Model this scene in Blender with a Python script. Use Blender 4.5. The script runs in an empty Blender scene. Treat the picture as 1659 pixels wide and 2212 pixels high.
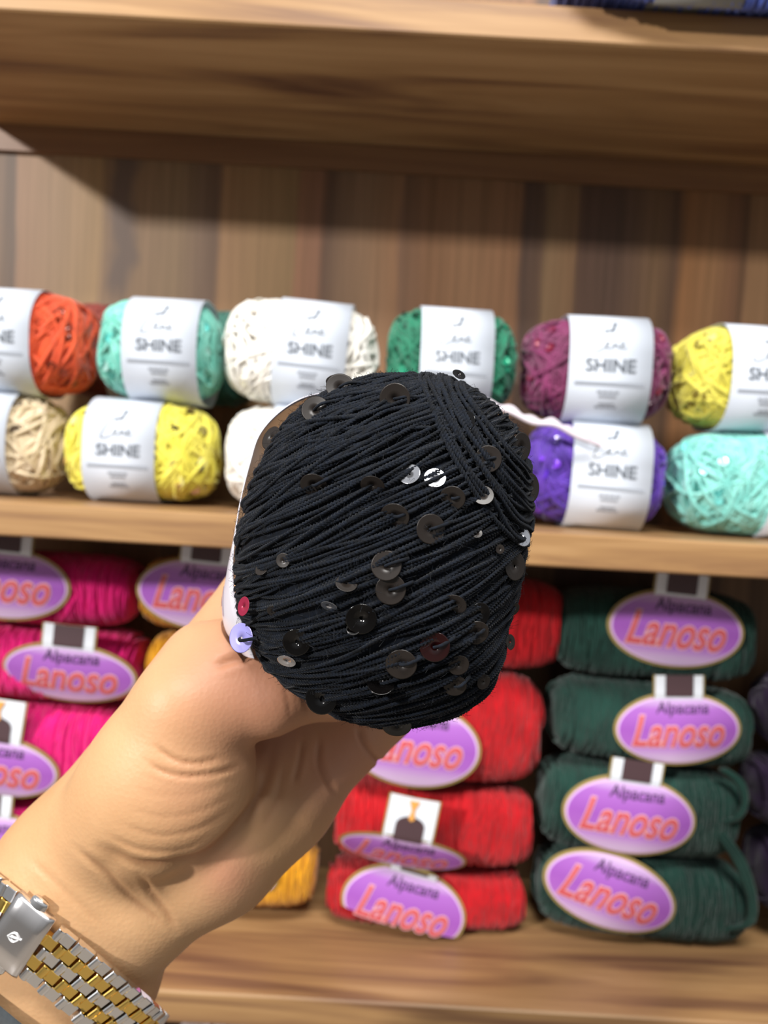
import bpy, bmesh, math, random
import numpy as np
from mathutils import Matrix, Vector, Euler

random.seed(7); RNG = np.random.default_rng(7)
SC = bpy.context.scene
COL = SC.collection
R = math.radians

# ------------------------------------------------------------------ camera
W, H, F = 1659.0, 2212.0, 1671.0            # photo size and focal length in pixels
ZC = 1.35                                   # eye height
CAM = Matrix.Translation((0, 0, ZC)) @ Matrix.Rotation(R(90 - 3.0), 4, 'X') @ Matrix.Rotation(R(3.25), 4, 'Z')
cd = bpy.data.cameras.new('camera')
cd.sensor_fit = 'VERTICAL'; cd.lens = 26.0; cd.sensor_height = 26.0 * H / F; cd.sensor_width = 26.0 * W / F
cd.clip_start = 0.01
cd.dof.use_dof = True; cd.dof.focus_distance = 0.172; cd.dof.aperture_fstop = 26.0 / 1.78
cam = bpy.data.objects.new('camera', cd); COL.objects.link(cam); cam.matrix_world = CAM
SC.camera = cam

# ------------------------------------------------------------------ light
SC.view_settings.view_transform = 'Standard'; SC.view_settings.look = 'None'
SC.view_settings.gamma = 1.0; SC.view_settings.use_curve_mapping = False
SC.view_settings.exposure = -0.12
wd = bpy.data.worlds.new('world'); SC.world = wd; wd.use_nodes = True
_nt = wd.node_tree; _tc = _nt.nodes.new('ShaderNodeTexCoord'); _sp = _nt.nodes.new('ShaderNodeSeparateXYZ'); _rp = _nt.nodes.new('ShaderNodeValToRGB')
_nt.links.new(_tc.outputs['Generated'], _sp.inputs[0]); _nt.links.new(_sp.outputs['Z'], _rp.inputs[0])
_mr = _nt.nodes.new('ShaderNodeMapRange'); _mr.inputs['From Min'].default_value = -1; _nt.links.new(_sp.outputs['Z'], _mr.inputs['Value']); _nt.links.new(_mr.outputs[0], _rp.inputs[0])
_rp.color_ramp.elements[0].position = 0.30; _rp.color_ramp.elements[0].color = (0.25, 0.225, 0.195, 1)      # dim shop floor below, pale ceiling above
_rp.color_ramp.elements[1].position = 0.72; _rp.color_ramp.elements[1].color = (0.95, 0.97, 1.0, 1)
_nt.links.new(_rp.outputs[0], _nt.nodes['Background'].inputs[0])
_nt.nodes['Background'].inputs[1].default_value = 0.50

def area(name, loc, target, sx, sy, power, color):
    l = bpy.data.lights.new(name, 'AREA'); l.shape = 'RECTANGLE'; l.size = sx; l.size_y = sy
    l.energy = power; l.color = color
    o = bpy.data.objects.new(name, l); COL.objects.link(o); o.location = loc
    o.rotation_euler = (Vector(target) - Vector(loc)).to_track_quat('-Z', 'Y').to_euler()
    return o
area('ceiling_light', (0.10, -0.44, ZC + 1.18), (0.05, 0.40, ZC), 0.75, 0.30, 32, (1.0, 0.97, 0.93))
area('side_light', (-2.10, -1.95, ZC + 1.32), (0, 0.5, ZC), 0.20, 0.20, 138, (1.0, 0.97, 0.94))

# ------------------------------------------------------------------ helpers
def lin(h):
    h = h.lstrip('#'); v = [int(h[i:i + 2], 16) / 255 for i in (0, 2, 4)]
    return tuple((c / 12.92 if c <= .04045 else ((c + .055) / 1.055) ** 2.4) for c in v) + (1,)

CW = np.array(CAM)
def campt(px, py, d):                        # camera frame: x right, y up, z away
    return np.array([(px - W / 2) * d / F, -(py - H / 2) * d / F, d])
def c2w(p):
    p = np.asarray(p, float) * np.array([1, 1, -1.0])
    return p @ CW[:3, :3].T + CW[:3, 3]
def at(px, py, Y):                           # the point a pixel shows on the plane y = Y
    r = CW[:3, :3] @ np.array([(px - W / 2) / F, -(py - H / 2) / F, -1.0])
    return CW[:3, 3] + r * (Y / r[1])

def mesh_np(name, V, quads=None, tris=None, polys=None, smooth=True):
    me = bpy.data.meshes.new(name)
    V = np.asarray(V, np.float32)
    me.vertices.add(len(V)); me.vertices.foreach_set('co', V.ravel())
    idx, start = [], []; n = 0
    for arr, k in ((quads, 4), (tris, 3)):
        if arr is not None and len(arr):
            arr = np.asarray(arr, np.int32); idx.append(arr.ravel())
            start.append(n + np.arange(len(arr), dtype=np.int32) * k); n += arr.size
    if polys:
        for p in polys:
            idx.append(np.asarray(p, np.int32)); start.append(np.array([n], np.int32)); n += len(p)
    idx = np.concatenate(idx); start = np.concatenate(start)
    me.loops.add(len(idx)); me.loops.foreach_set('vertex_index', idx)
    me.polygons.add(len(start)); me.polygons.foreach_set('loop_start', start)
    me.polygons.foreach_set('use_smooth', np.full(len(start), smooth))
    me.update(calc_edges=True)
    return me

class MB:
    """collects vertices and faces of one part"""
    def __init__(s): s.V, s.Q, s.T, s.P, s.n = [], [], [], [], 0
    def add(s, V, quads=None, tris=None, polys=None):
        V = np.asarray(V, float).reshape(-1, 3)
        if quads is not None and len(quads): s.Q.append(np.asarray(quads) + s.n)
        if tris is not None and len(tris): s.T.append(np.asarray(tris) + s.n)
        if polys: s.P += [[i + s.n for i in p] for p in polys]
        s.V.append(V); s.n += len(V)
    def grid(s, G, cu=False, cv=False):      # G (a,b,3)
        a, b = G.shape[:2]; I = np.arange(a * b).reshape(a, b)
        A = I if not cu else np.vstack([I, I[:1]])
        A = A if not cv else np.hstack([A, A[:, :1]])
        q = np.stack([A[:-1, :-1], A[1:, :-1], A[1:, 1:], A[:-1, 1:]], -1).reshape(-1, 4)
        s.add(G.reshape(-1, 3), q)
    def tube(s, P, r, k=6):
        P = np.asarray(P, float); n = len(P); T = np.gradient(P, axis=0)
        T /= np.linalg.norm(T, axis=1)[:, None] + 1e-12
        up = np.array([0.31, 0.42, 0.85]); B = np.cross(T, up); B /= np.linalg.norm(B, axis=1)[:, None] + 1e-12
        N = np.cross(B, T); a = np.linspace(0, 2 * np.pi, k, endpoint=False)
        r = np.broadcast_to(np.asarray(r, float), (n,))
        G = P[:, None] + r[:, None, None] * (np.cos(a)[None, :, None] * N[:, None] + np.sin(a)[None, :, None] * B[:, None])
        base = s.n; s.grid(G, cv=True)
        s.P += [[base + i for i in range(k)][::-1], [base + (n - 1) * k + i for i in range(k)]]
    def box(s, lo, hi, bev=0.0):
        lo, hi = np.array(lo, float), np.array(hi, float)
        b = bev; rings = []
        for z, i in ((lo[2], b), (lo[2] + b, 0), (hi[2] - b, 0), (hi[2], b)):
            x0, x1, y0, y1 = lo[0] + i, hi[0] - i, lo[1] + i, hi[1] - i
            c = b
            rings.append([(x0 + c, y0, z), (x1 - c, y0, z), (x1, y0 + c, z), (x1, y1 - c, z), (x1 - c, y1, z), (x0 + c, y1, z), (x0, y1 - c, z), (x0, y0 + c, z)])
        base = s.n; s.grid(np.array(rings), cv=True)
        s.P += [[base + i for i in range(8)][::-1], [base + 24 + i for i in range(8)]]
    def build(s, name, mat, parent=None, smooth=True, loc=None):
        me = mesh_np(name, np.concatenate(s.V), np.concatenate(s.Q) if s.Q else None, np.concatenate(s.T) if s.T else None, s.P, smooth)
        me.materials.append(mat)
        return link(name, me, parent, loc)

def link(name, data, parent=None, loc=None):
    o = bpy.data.objects.new(name, data); COL.objects.link(o)
    if parent is not None: o.parent = parent
    if loc is not None: o.location = loc
    return o
def tag(o, label=None, cat=None, group=None, kind=None):
    for k, v in (('label', label), ('category', cat), ('group', group), ('kind', kind)):
        if v: o[k] = v
    return o
def thing(name, label, cat, loc=(0, 0, 0), rot=(0, 0, 0), group=None):
    o = link(name, None, None, loc); o.rotation_euler = rot
    return tag(o, label, cat, group)

# ------------------------------------------------------------------ materials
def mat(name, color, rough=0.6, metal=0.0, spec=0.5, sheen=0.0, sss=0.0, coat=0.0):
    m = bpy.data.materials.new(name); m.use_nodes = True
    b = m.node_tree.nodes['Principled BSDF']
    b.inputs['Base Color'].default_value = lin(color) if isinstance(color, str) else color
    b.inputs['Roughness'].default_value = rough; b.inputs['Metallic'].default_value = metal
    b.inputs['Specular IOR Level'].default_value = spec
    b.inputs['Sheen Weight'].default_value = sheen; b.inputs['Coat Weight'].default_value = coat
    if sss:
        b.inputs['Subsurface Weight'].default_value = sss; b.inputs['Subsurface Scale'].default_value = 0.004
        b.inputs['Subsurface Radius'].default_value = (1.0, 0.35, 0.2)
    return m
def N(m, t, **kw):
    n = m.node_tree.nodes.new(t)
    for k, v in kw.items():
        if hasattr(n, k): setattr(n, k, v)
        else: n.inputs[k].default_value = v
    return n
def L(m, a, b): m.node_tree.links.new(a, b)
def ramp(m, stops, interp='LINEAR'):
    n = N(m, 'ShaderNodeValToRGB'); cr = n.color_ramp; cr.interpolation = interp
    while len(cr.elements) < len(stops): cr.elements.new(0.5)
    for e, (p, c) in zip(cr.elements, stops): e.position = p; e.color = lin(c)
    return n
def noisy(m, c1, c2, scale, stretch=(1, 1, 1), bump=0.0, detail=4):
    """mottle a material between two of its own colours"""
    b = m.node_tree.nodes['Principled BSDF']
    tc = N(m, 'ShaderNodeTexCoord'); mp = N(m, 'ShaderNodeMapping'); mp.inputs['Scale'].default_value = stretch
    L(m, tc.outputs['Object'], mp.inputs['Vector'])
    nz = N(m, 'ShaderNodeTexNoise', Scale=scale, Detail=detail); L(m, mp.outputs[0], nz.inputs['Vector'])
    r = ramp(m, [(0.35, c1), (0.65, c2)]); L(m, nz.outputs['Fac'], r.inputs[0]); L(m, r.outputs[0], b.inputs['Base Color'])
    if bump:
        bp = N(m, 'ShaderNodeBump', Strength=bump, Distance=0.001); L(m, nz.outputs['Fac'], bp.inputs['Height']); L(m, bp.outputs[0], b.inputs['Normal'])
    return m
def wood(name, stops, grain='X', rough=0.45):
    m = mat(name, '#8a6a4a', rough, spec=0.35); b = m.node_tree.nodes['Principled BSDF']
    tc = N(m, 'ShaderNodeTexCoord')
    mp = N(m, 'ShaderNodeMapping'); mp.inputs['Scale'].default_value = (1.1, 12, 16) if grain == 'X' else (16, 12, 1.1)
    L(m, tc.outputs['Object'], mp.inputs['Vector'])
    n1 = N(m, 'ShaderNodeTexNoise', Scale=2.2, Detail=6, Distortion=1.4); L(m, mp.outputs[0], n1.inputs['Vector'])
    mp2 = N(m, 'ShaderNodeMapping'); mp2.inputs['Scale'].default_value = (3, 90, 120) if grain == 'X' else (120, 90, 3)
    L(m, tc.outputs['Object'], mp2.inputs['Vector'])
    n2 = N(m, 'ShaderNodeTexNoise', Scale=2.0, Detail=3); L(m, mp2.outputs[0], n2.inputs['Vector'])
    mx = N(m, 'ShaderNodeMath', operation='MULTIPLY_ADD'); mx.inputs[1].default_value = 0.22
    L(m, n2.outputs['Fac'], mx.inputs[0])
    sb = N(m, 'ShaderNodeMath', operation='SUBTRACT'); sb.inputs[1].default_value = 0.11
    L(m, n1.outputs['Fac'], sb.inputs[0]); L(m, sb.outputs[0], mx.inputs[2])
    r = ramp(m, stops); L(m, mx.outputs[0], r.inputs[0]); L(m, r.outputs[0], b.inputs['Base Color'])
    return m

M_SHELF = wood('shelf_wood', [(0.28, '#644533'), (0.40, '#826042'), (0.52, '#9b774f'), (0.68, '#ae8a60')])
M_CLEAT = wood('cleat_wood', [(0.3, '#745239'), (0.55, '#825f42'), (0.7, '#8e6b4a')])

def plank_material():
    m = mat('plank_panel', '#7b6249', 0.5, spec=0.3); b = m.node_tree.nodes['Principled BSDF']
    tc = N(m, 'ShaderNodeTexCoord')
    # slow sideways wander so that plank edges are not ruler straight
    mpw = N(m, 'ShaderNodeMapping'); mpw.inputs['Scale'].default_value = (6, 1, 9); L(m, tc.outputs['Object'], mpw.inputs['Vector'])
    nw = N(m, 'ShaderNodeTexNoise', Scale=1.0, Detail=2); L(m, mpw.outputs[0], nw.inputs['Vector'])
    sep = N(m, 'ShaderNodeSeparateXYZ'); L(m, tc.outputs['Object'], sep.inputs[0])
    a = N(m, 'ShaderNodeMath', operation='MULTIPLY_ADD'); a.inputs[1].default_value = 0.012; L(m, nw.outputs['Fac'], a.inputs[0]); L(m, sep.outputs['X'], a.inputs[2])
    mr = N(m, 'ShaderNodeMapRange'); mr.inputs['From Min'].default_value = -0.345; mr.inputs['From Max'].default_value = 0.335
    L(m, a.outputs[0], mr.inputs['Value'])
    px = [(0, '#96826d'), (36, '#7e6c5e'), (64, '#6d6058'), (74, '#a28873'), (150, '#a18b73'), (240, '#a48d6c'), (255, '#8c7763'), (330, '#8d7862'), (400, '#8d7a63'), (450, '#7d6a5c'), (482, '#6f5c50'),
          (492, '#9c7f62'), (560, '#957c5e'), (640, '#8d7759'), (646, '#93705a'), (690, '#8a6957'), (706, '#665348'), (735, '#806a59'), (790, '#8c745f'), (850, '#94755c'), (862, '#7c6353'), (920, '#84664f'),
          (1000, '#8d7058'), (1100, '#8a6b54'), (1112, '#594a45'), (1150, '#655349'), (1158, '#84705a'), (1215, '#826a54'), (1226, '#5f4d46'), (1300, '#5b4b45'), (1330, '#66544a'), (1380, '#75604d')]
    px2 = [(1420, '#5d4b40'), (1440, '#936f50'), (1500, '#8d6f54'), (1540, '#7c5f4c'), (1562, '#6c5646'), (1572, '#90755c'), (1620, '#8a7159'), (1640, '#6f5a48'), (1659, '#7a6450')]
    pts = px + px2
    # two ramps because one holds 32 stops
    r1 = ramp(m, [(p / 1659, c) for p, c in px]); r2 = ramp(m, [(p / 1659, c) for p, c in [px[-1]] + px2])
    L(m, mr.outputs[0], r1.inputs[0]); L(m, mr.outputs[0], r2.inputs[0])
    gt = N(m, 'ShaderNodeMath', operation='GREATER_THAN'); gt.inputs[1].default_value = 1380 / 1659; L(m, mr.outputs[0], gt.inputs[0])
    mx = N(m, 'ShaderNodeMix', data_type='RGBA'); L(m, gt.outputs[0], mx.inputs['Factor'])
    L(m, r1.outputs[0], mx.inputs[6]); L(m, r2.outputs[0], mx.inputs[7])
    # fine streaks
    mp = N(m, 'ShaderNodeMapping'); mp.inputs['Scale'].default_value = (140, 1, 4); L(m, tc.outputs['Object'], mp.inputs['Vector'])
    n2 = N(m, 'ShaderNodeTexNoise', Scale=1.5, Detail=4); L(m, mp.outputs[0], n2.inputs['Vector'])
    rr = ramp(m, [(0.3, '#d8cab4'), (0.7, '#fbead6')]); L(m, n2.outputs['Fac'], rr.inputs[0])
    mm = N(m, 'ShaderNodeMix', data_type='RGBA', blend_type='MULTIPLY'); mm.inputs['Factor'].default_value = 0.9
    L(m, mx.outputs[2], mm.inputs[6]); L(m, rr.outputs[0], mm.inputs[7])
    # the dark wandering knot of the left plank
    kx, kz = at(272, 480, 0.66)[0], at(272, 480, 0.66)[2]
    mpk = N(m, 'ShaderNodeMapping'); mpk.inputs['Location'].default_value = (-kx, 0, -kz); L(m, tc.outputs['Object'], mpk.inputs['Vector'])
    sk = N(m, 'ShaderNodeSeparateXYZ'); L(m, mpk.outputs[0], sk.inputs[0])
    nk = N(m, 'ShaderNodeTexNoise', Scale=16, Detail=2); L(m, mpk.outputs[0], nk.inputs['Vector'])
    w = N(m, 'ShaderNodeMath', operation='MULTIPLY_ADD'); w.inputs[1].default_value = 0.05; L(m, nk.outputs['Fac'], w.inputs[0]); L(m, sk.outputs['X'], w.inputs[2])
    w2 = N(m, 'ShaderNodeMath', operation='SUBTRACT'); w2.inputs[1].default_value = 0.025; L(m, w.outputs[0], w2.inputs[0])
    ab = N(m, 'ShaderNodeMath', operation='ABSOLUTE'); L(m, w2.outputs[0], ab.inputs[0])
    kr = N(m, 'ShaderNodeMapRange'); kr.inputs['From Min'].default_value = 0.004; kr.inputs['From Max'].default_value = 0.013; kr.inputs['To Min'].default_value = 0.75; kr.inputs['To Max'].default_value = 0
    L(m, ab.outputs[0], kr.inputs['Value'])
    az = N(m, 'ShaderNodeMath', operation='ABSOLUTE'); L(m, sk.outputs['Z'], az.inputs[0])
    kz_ = N(m, 'ShaderNodeMapRange'); kz_.inputs['From Min'].default_value = 0.05; kz_.inputs['From Max'].default_value = 0.075; kz_.inputs['To Min'].default_value = 1; kz_.inputs['To Max'].default_value = 0
    L(m, az.outputs[0], kz_.inputs['Value'])
    kk = N(m, 'ShaderNodeMath', operation='MULTIPLY'); L(m, kr.outputs[0], kk.inputs[0]); L(m, kz_.outputs[0], kk.inputs[1])
    mk = N(m, 'ShaderNodeMix', data_type='RGBA'); L(m, kk.outputs[0], mk.inputs['Factor']); L(m, mm.outputs[2], mk.inputs[6]); mk.inputs[7].default_value = lin('#5a4c46')
    L(m, mk.outputs[2], b.inputs['Base Color'])
    return m

# ------------------------------------------------------------------ shelving
YF, YB = 0.49, 0.66
ZU = ZC + 0.2694            # underside of the upper shelf
ZM = ZC - 0.0327            # top of the middle shelf
ZL = ZC - 0.3477            # top of the lower shelf
TH = 0.0218
mb = MB(); mb.box((-0.75, YB, 0.0), (0.75, YB + 0.016, ZC + 0.75)); wall = mb.build('wall_back', plank_material(), smooth=False); wall['kind'] = 'structure'
mb = MB(); mb.box((-2.6, -2.6, -0.02), (2.6, YB + 0.016, 0.0)); fl = mb.build('floor', noisy(mat('floor_tiles', '#8d8479', .4), '#867d72', '#968c80', 3), smooth=False); fl['kind'] = 'structure'
def shelf(z, label, x0=-0.62, seed=0.0):
    mb = MB(); mb.box((x0, YF, 0), (0.62, YB, TH), 0.0012)
    V = np.concatenate(mb.V); V[:, 2] += seed; V[:, 0] += seed * 3     # shifts the grain from board to board
    mb.V = [V]
    o = mb.build('wooden_shelf', M_SHELF, smooth=False, loc=(-seed * 3, 0, z - seed)); tag(o, label, 'shelf', 'wooden shelves of the wall unit'); return o
up = shelf(ZU, 'upper brown wooden shelf with empty grained underside and blue yarn on top', -0.345, 0.41)
mb = MB(); mb.box((-0.345, YB - 0.005, -0.0215 - 0.41), (0.62, YB - 0.0002, -0.0002 - 0.41)); cl = mb.build('support_cleat', M_CLEAT, up, smooth=False, loc=(0.41 * 3, 0, 0.82))
shelf(ZM - TH, 'middle brown wooden shelf carrying two tiers of sequin yarn balls', seed=0.0)
shelf(ZL - TH, 'lower brown wooden shelf under the tall stacks of wool skeins', seed=0.77)

# ------------------------------------------------------------------ winding: strands on star-shaped bodies
def sup(a, b, c, e1=2.6, e2=2.4, lump=0.0, seed=0):
    ph = np.random.default_rng(seed).uniform(0, 6.28, 6)
    def G(p):
        x, y, z = p[..., 0], p[..., 1], p[..., 2]
        q = ((np.abs(y) / b) ** e2 + (np.abs(z) / c) ** e2) ** (1 / e2)
        g = ((np.abs(x) / a) ** e1 + q ** e1) ** (1 / e1)
        if lump:
            th = np.arctan2(z / c, y / b); u = x / a
            g = g / (1 + lump * (np.sin(2.1 * u + th * 2 + ph[0]) + 0.7 * np.sin(5 * u - th + ph[1]) + 0.5 * np.sin(4 * th + ph[2] + 2 * u)))
        return g - 1
    return G
def wind(G, planes, S, rmax, lift=0.0):
    """closed strand paths where planes (normal, offset) cut the body G; returns points and outward normals"""
    ns, os_ = [], []
    for n, h in planes:
        n = np.array(n, float); n /= np.linalg.norm(n); o = n * h
        if G(o[None])[0] < -0.06: ns.append(n); os_.append(o)
    n = np.array(ns); o = np.array(os_)
    ref = np.where(np.abs(n[:, 2:3]) < 0.9, [[0, 0, 1.0]], [[1.0, 0, 0]])
    u = np.cross(n, ref); u /= np.linalg.norm(u, axis=1)[:, None]; v = np.cross(n, u)
    al = np.linspace(0, 2 * np.pi, S, endpoint=False)
    D = np.cos(al)[None, :, None] * u[:, None] + np.sin(al)[None, :, None] * v[:, None]
    lo = np.zeros(D.shape[:2]); hi = np.full(D.shape[:2], rmax)
    for _ in range(26):
        m = (lo + hi) / 2; ins = G(o[:, None] + D * m[..., None]) < 0
        lo = np.where(ins, m, lo); hi = np.where(ins, hi, m)
    P = o[:, None] + D * lo[..., None]
    e = 1e-5; g = np.stack([G(P + np.eye(3)[k] * e) - G(P - np.eye(3)[k] * e) for k in range(3)], -1)
    g /= np.linalg.norm(g, axis=-1)[..., None] + 1e-12
    P = P + g * (lift if np.ndim(lift) == 0 else np.asarray(lift)[:len(P), None, None])
    return P, g
def strands(mb, P, Nn, r, K=6, lobes=0, twist=0.0, jit=0.0, var=0.0):
    """tubes along closed paths; lobes > 1 gives a plied, twisted thread"""
    if jit:
        n, S = P.shape[:2]; t = np.linspace(0, 2 * np.pi, S, endpoint=False)
        w = sum(RNG.normal(0, 1, (n, 1)) * np.sin(k * t + RNG.uniform(0, 6.28, (n, 1))) for k in (2, 3, 5, 7)) * jit
        wl = sum(RNG.normal(0, 1, (n, 1)) * np.sin(k * t + RNG.uniform(0, 6.28, (n, 1))) for k in (3, 4, 6, 9)) * jit * 0.45
    T = np.roll(P, -1, 1) - np.roll(P, 1, 1); T /= np.linalg.norm(T, axis=-1)[..., None] + 1e-12
    B = np.cross(T, Nn); B /= np.linalg.norm(B, axis=-1)[..., None] + 1e-12
    if jit: P = P + B * w[..., None] + Nn * np.clip(wl, -r * .8, r)[..., None]
    seg = np.linalg.norm(np.roll(P, -1, 1) - P, axis=-1); s = np.cumsum(seg, 1) - seg; Ltot = seg.sum(1)
    ang = np.linspace(0, 2 * np.pi, K, endpoint=False)
    if lobes:
        turns = np.round(Ltot * twist)
        tw = 2 * np.pi * turns[:, None] * s / Ltot[:, None] + RNG.uniform(0, 6, (len(P), 1))
        a = ang[None, None] + tw[..., None]
        rad = r * (1 + 0.26 * np.cos(lobes * ang))[None, None] * np.ones_like(a)
    else:
        a = np.broadcast_to(ang, P.shape[:2] + (K,)); rad = np.full(a.shape, r)
    if var: rad = rad * RNG.uniform(1 - var, 1 + var, len(P))[:, None, None]
    Gd = P[:, :, None] + (rad * np.cos(a))[..., None] * Nn[:, :, None] + (rad * np.sin(a))[..., None] * B[:, :, None]
    n, S = P.shape[:2]; I = np.arange(n * S * K).reshape(n, S, K)
    A = np.concatenate([I, I[:, :1]], 1); A = np.concatenate([A, A[:, :, :1]], 2)
    q = np.stack([A[:, :-1, :-1], A[:, 1:, :-1], A[:, 1:, 1:], A[:, :-1, 1:]], -1).reshape(-1, 4)
    mb.add(Gd.reshape(-1, 3), q)
def core(mb, G, rmax, k=0.985, nu=28, nv=40):
    t = np.linspace(1e-3, np.pi - 1e-3, nu); p = np.linspace(0, 2 * np.pi, nv, endpoint=False)
    D = np.stack([np.cos(t)[:, None] * np.ones(nv), np.sin(t)[:, None] * np.cos(p), np.sin(t)[:, None] * np.sin(p)], -1)
    g1 = G(D * 1e-3) + 1                     # degree-one bodies: radius = 1e-3 / g
    mb.grid(D * (1e-3 / g1)[..., None] * k, cv=True)

# ------------------------------------------------------------------ lettering
_txt = {}
def text_geo(body, size=1.0, shear=0.0, bold=0.0):
    key = (body, shear, bold)
    if key not in _txt:
        c = bpy.data.curves.new('lettering', 'FONT'); c.body = body; c.size = 1.0; c.shear = shear; c.offset = bold
        c.align_x = 'CENTER'; c.align_y = 'CENTER'; c.resolution_u = 4
        o = bpy.data.objects.new('lettering', c); COL.objects.link(o)
        me = bpy.data.meshes.new_from_object(o.evaluated_get(bpy.context.evaluated_depsgraph_get()))
        bm = bmesh.new(); bm.from_mesh(me); bmesh.ops.remove_doubles(bm, verts=bm.verts, dist=1e-5); bmesh.ops.triangulate(bm, faces=bm.faces)
        for _ in range(5):                                 # small facets, so that letters follow a curved label
            ed = [e for e in bm.edges if e.calc_length() > 0.16]
            if not ed: break
            bmesh.ops.subdivide_edges(bm, edges=ed, cuts=1); bmesh.ops.triangulate(bm, faces=bm.faces)
        bm.to_mesh(me); bm.free()
        V = np.empty(len(me.vertices) * 3, np.float32); me.vertices.foreach_get('co', V); V = V.reshape(-1, 3)[:, :2].astype(float)
        P = [list(p.vertices) for p in me.polygons]
        bpy.data.objects.remove(o); bpy.data.meshes.remove(me); bpy.data.curves.remove(c)
        V -= (V.max(0) + V.min(0)) / 2
        _txt[key] = (V, P)
    V, P = _txt[key]
    return V * size, P
def put_text(mb, fmap, body, uc, vc, width, shear=0.0, bold=0.0, off=0.0003, hscale=1.0):
    V, P = text_geo(body, 1.0, shear, bold)
    V0, _ = text_geo(body, 1.0, shear, 0.0)
    k = width / (V0[:, 0].max() - V0[:, 0].min())
    mb.add(fmap(V[:, 0] * k + uc, V[:, 1] * k * hscale + vc, off), polys=P)
def ribbon(mb, fmap, pts, w, off=0.0003):
    P = np.asarray(pts, float); T = np.gradient(P, axis=0); T /= np.linalg.norm(T, axis=1)[:, None] + 1e-12
    Nn = np.stack([-T[:, 1], T[:, 0]], 1) * w / 2
    G = np.stack([fmap(*(P + Nn).T, off), fmap(*(P - Nn).T, off)], 1); mb.grid(G)
def patch(mb, fmap, u0, u1, v0, v1, off=0.0, nu=2, nv=8):
    U, Vv = np.meshgrid(np.linspace(u0, u1, nu), np.linspace(v0, v1, nv), indexing='ij')
    mb.grid(fmap(U.ravel(), Vv.ravel(), off).reshape(nu, nv, 3))
def bez(pts, n=10):
    """smooth line through points (Catmull-Rom)"""
    P = np.asarray(pts, float); P = np.vstack([2 * P[0] - P[1], P, 2 * P[-1] - P[-2]]); out = []
    for i in range(1, len(P) - 2):
        t = np.linspace(0, 1, n, endpoint=False)[:, None]; a, b, c, d = P[i - 1:i + 3]
        out.append(0.5 * (2 * b + (c - a) * t + (2 * a - 5 * b + 4 * c - d) * t ** 2 + (3 * b - a - 3 * c + d) * t ** 3))
    return np.vstack(out + [P[-2][None]])

M_PAPER = mat('white_paper', '#cdd5e1', 0.35, spec=0.4)
M_INK = mat('grey_ink', '#565c64', 0.6)
M_INKP = mat('pale_ink', '#9298a2', 0.6)
M_INKM = mat('script_ink', '#6f757d', 0.6)

# ------------------------------------------------------------------ sequins
def sequin_mesh(name, r, material, cup=0.05, hole=0.09, n=26):
    mb = MB(); a = np.linspace(0, 2 * np.pi, n, endpoint=False); ring = []
    for rr, z in ((hole, 0.0), (0.55, 0.35 * cup), (0.93, cup), (1.0, cup * 1.1), (0.94, cup * 1.02 - 0.03), (0.55, 0.3 * cup - 0.035), (hole, -0.035)):
        ring.append(np.stack([np.cos(a) * rr * r, np.sin(a) * rr * r, np.full(n, z * r)], 1))
    mb.grid(np.array(ring), cu=True, cv=True)
    me = mesh_np(name, np.concatenate(mb.V), np.concatenate(mb.Q)); me.materials.append(material); return me
def basis(n, spin=0.0):
    n = Vector(n).normalized(); q = n.to_track_quat('Z', 'Y'); return q.to_matrix().to_4x4() @ Matrix.Rotation(spin, 4, 'Z')

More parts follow.
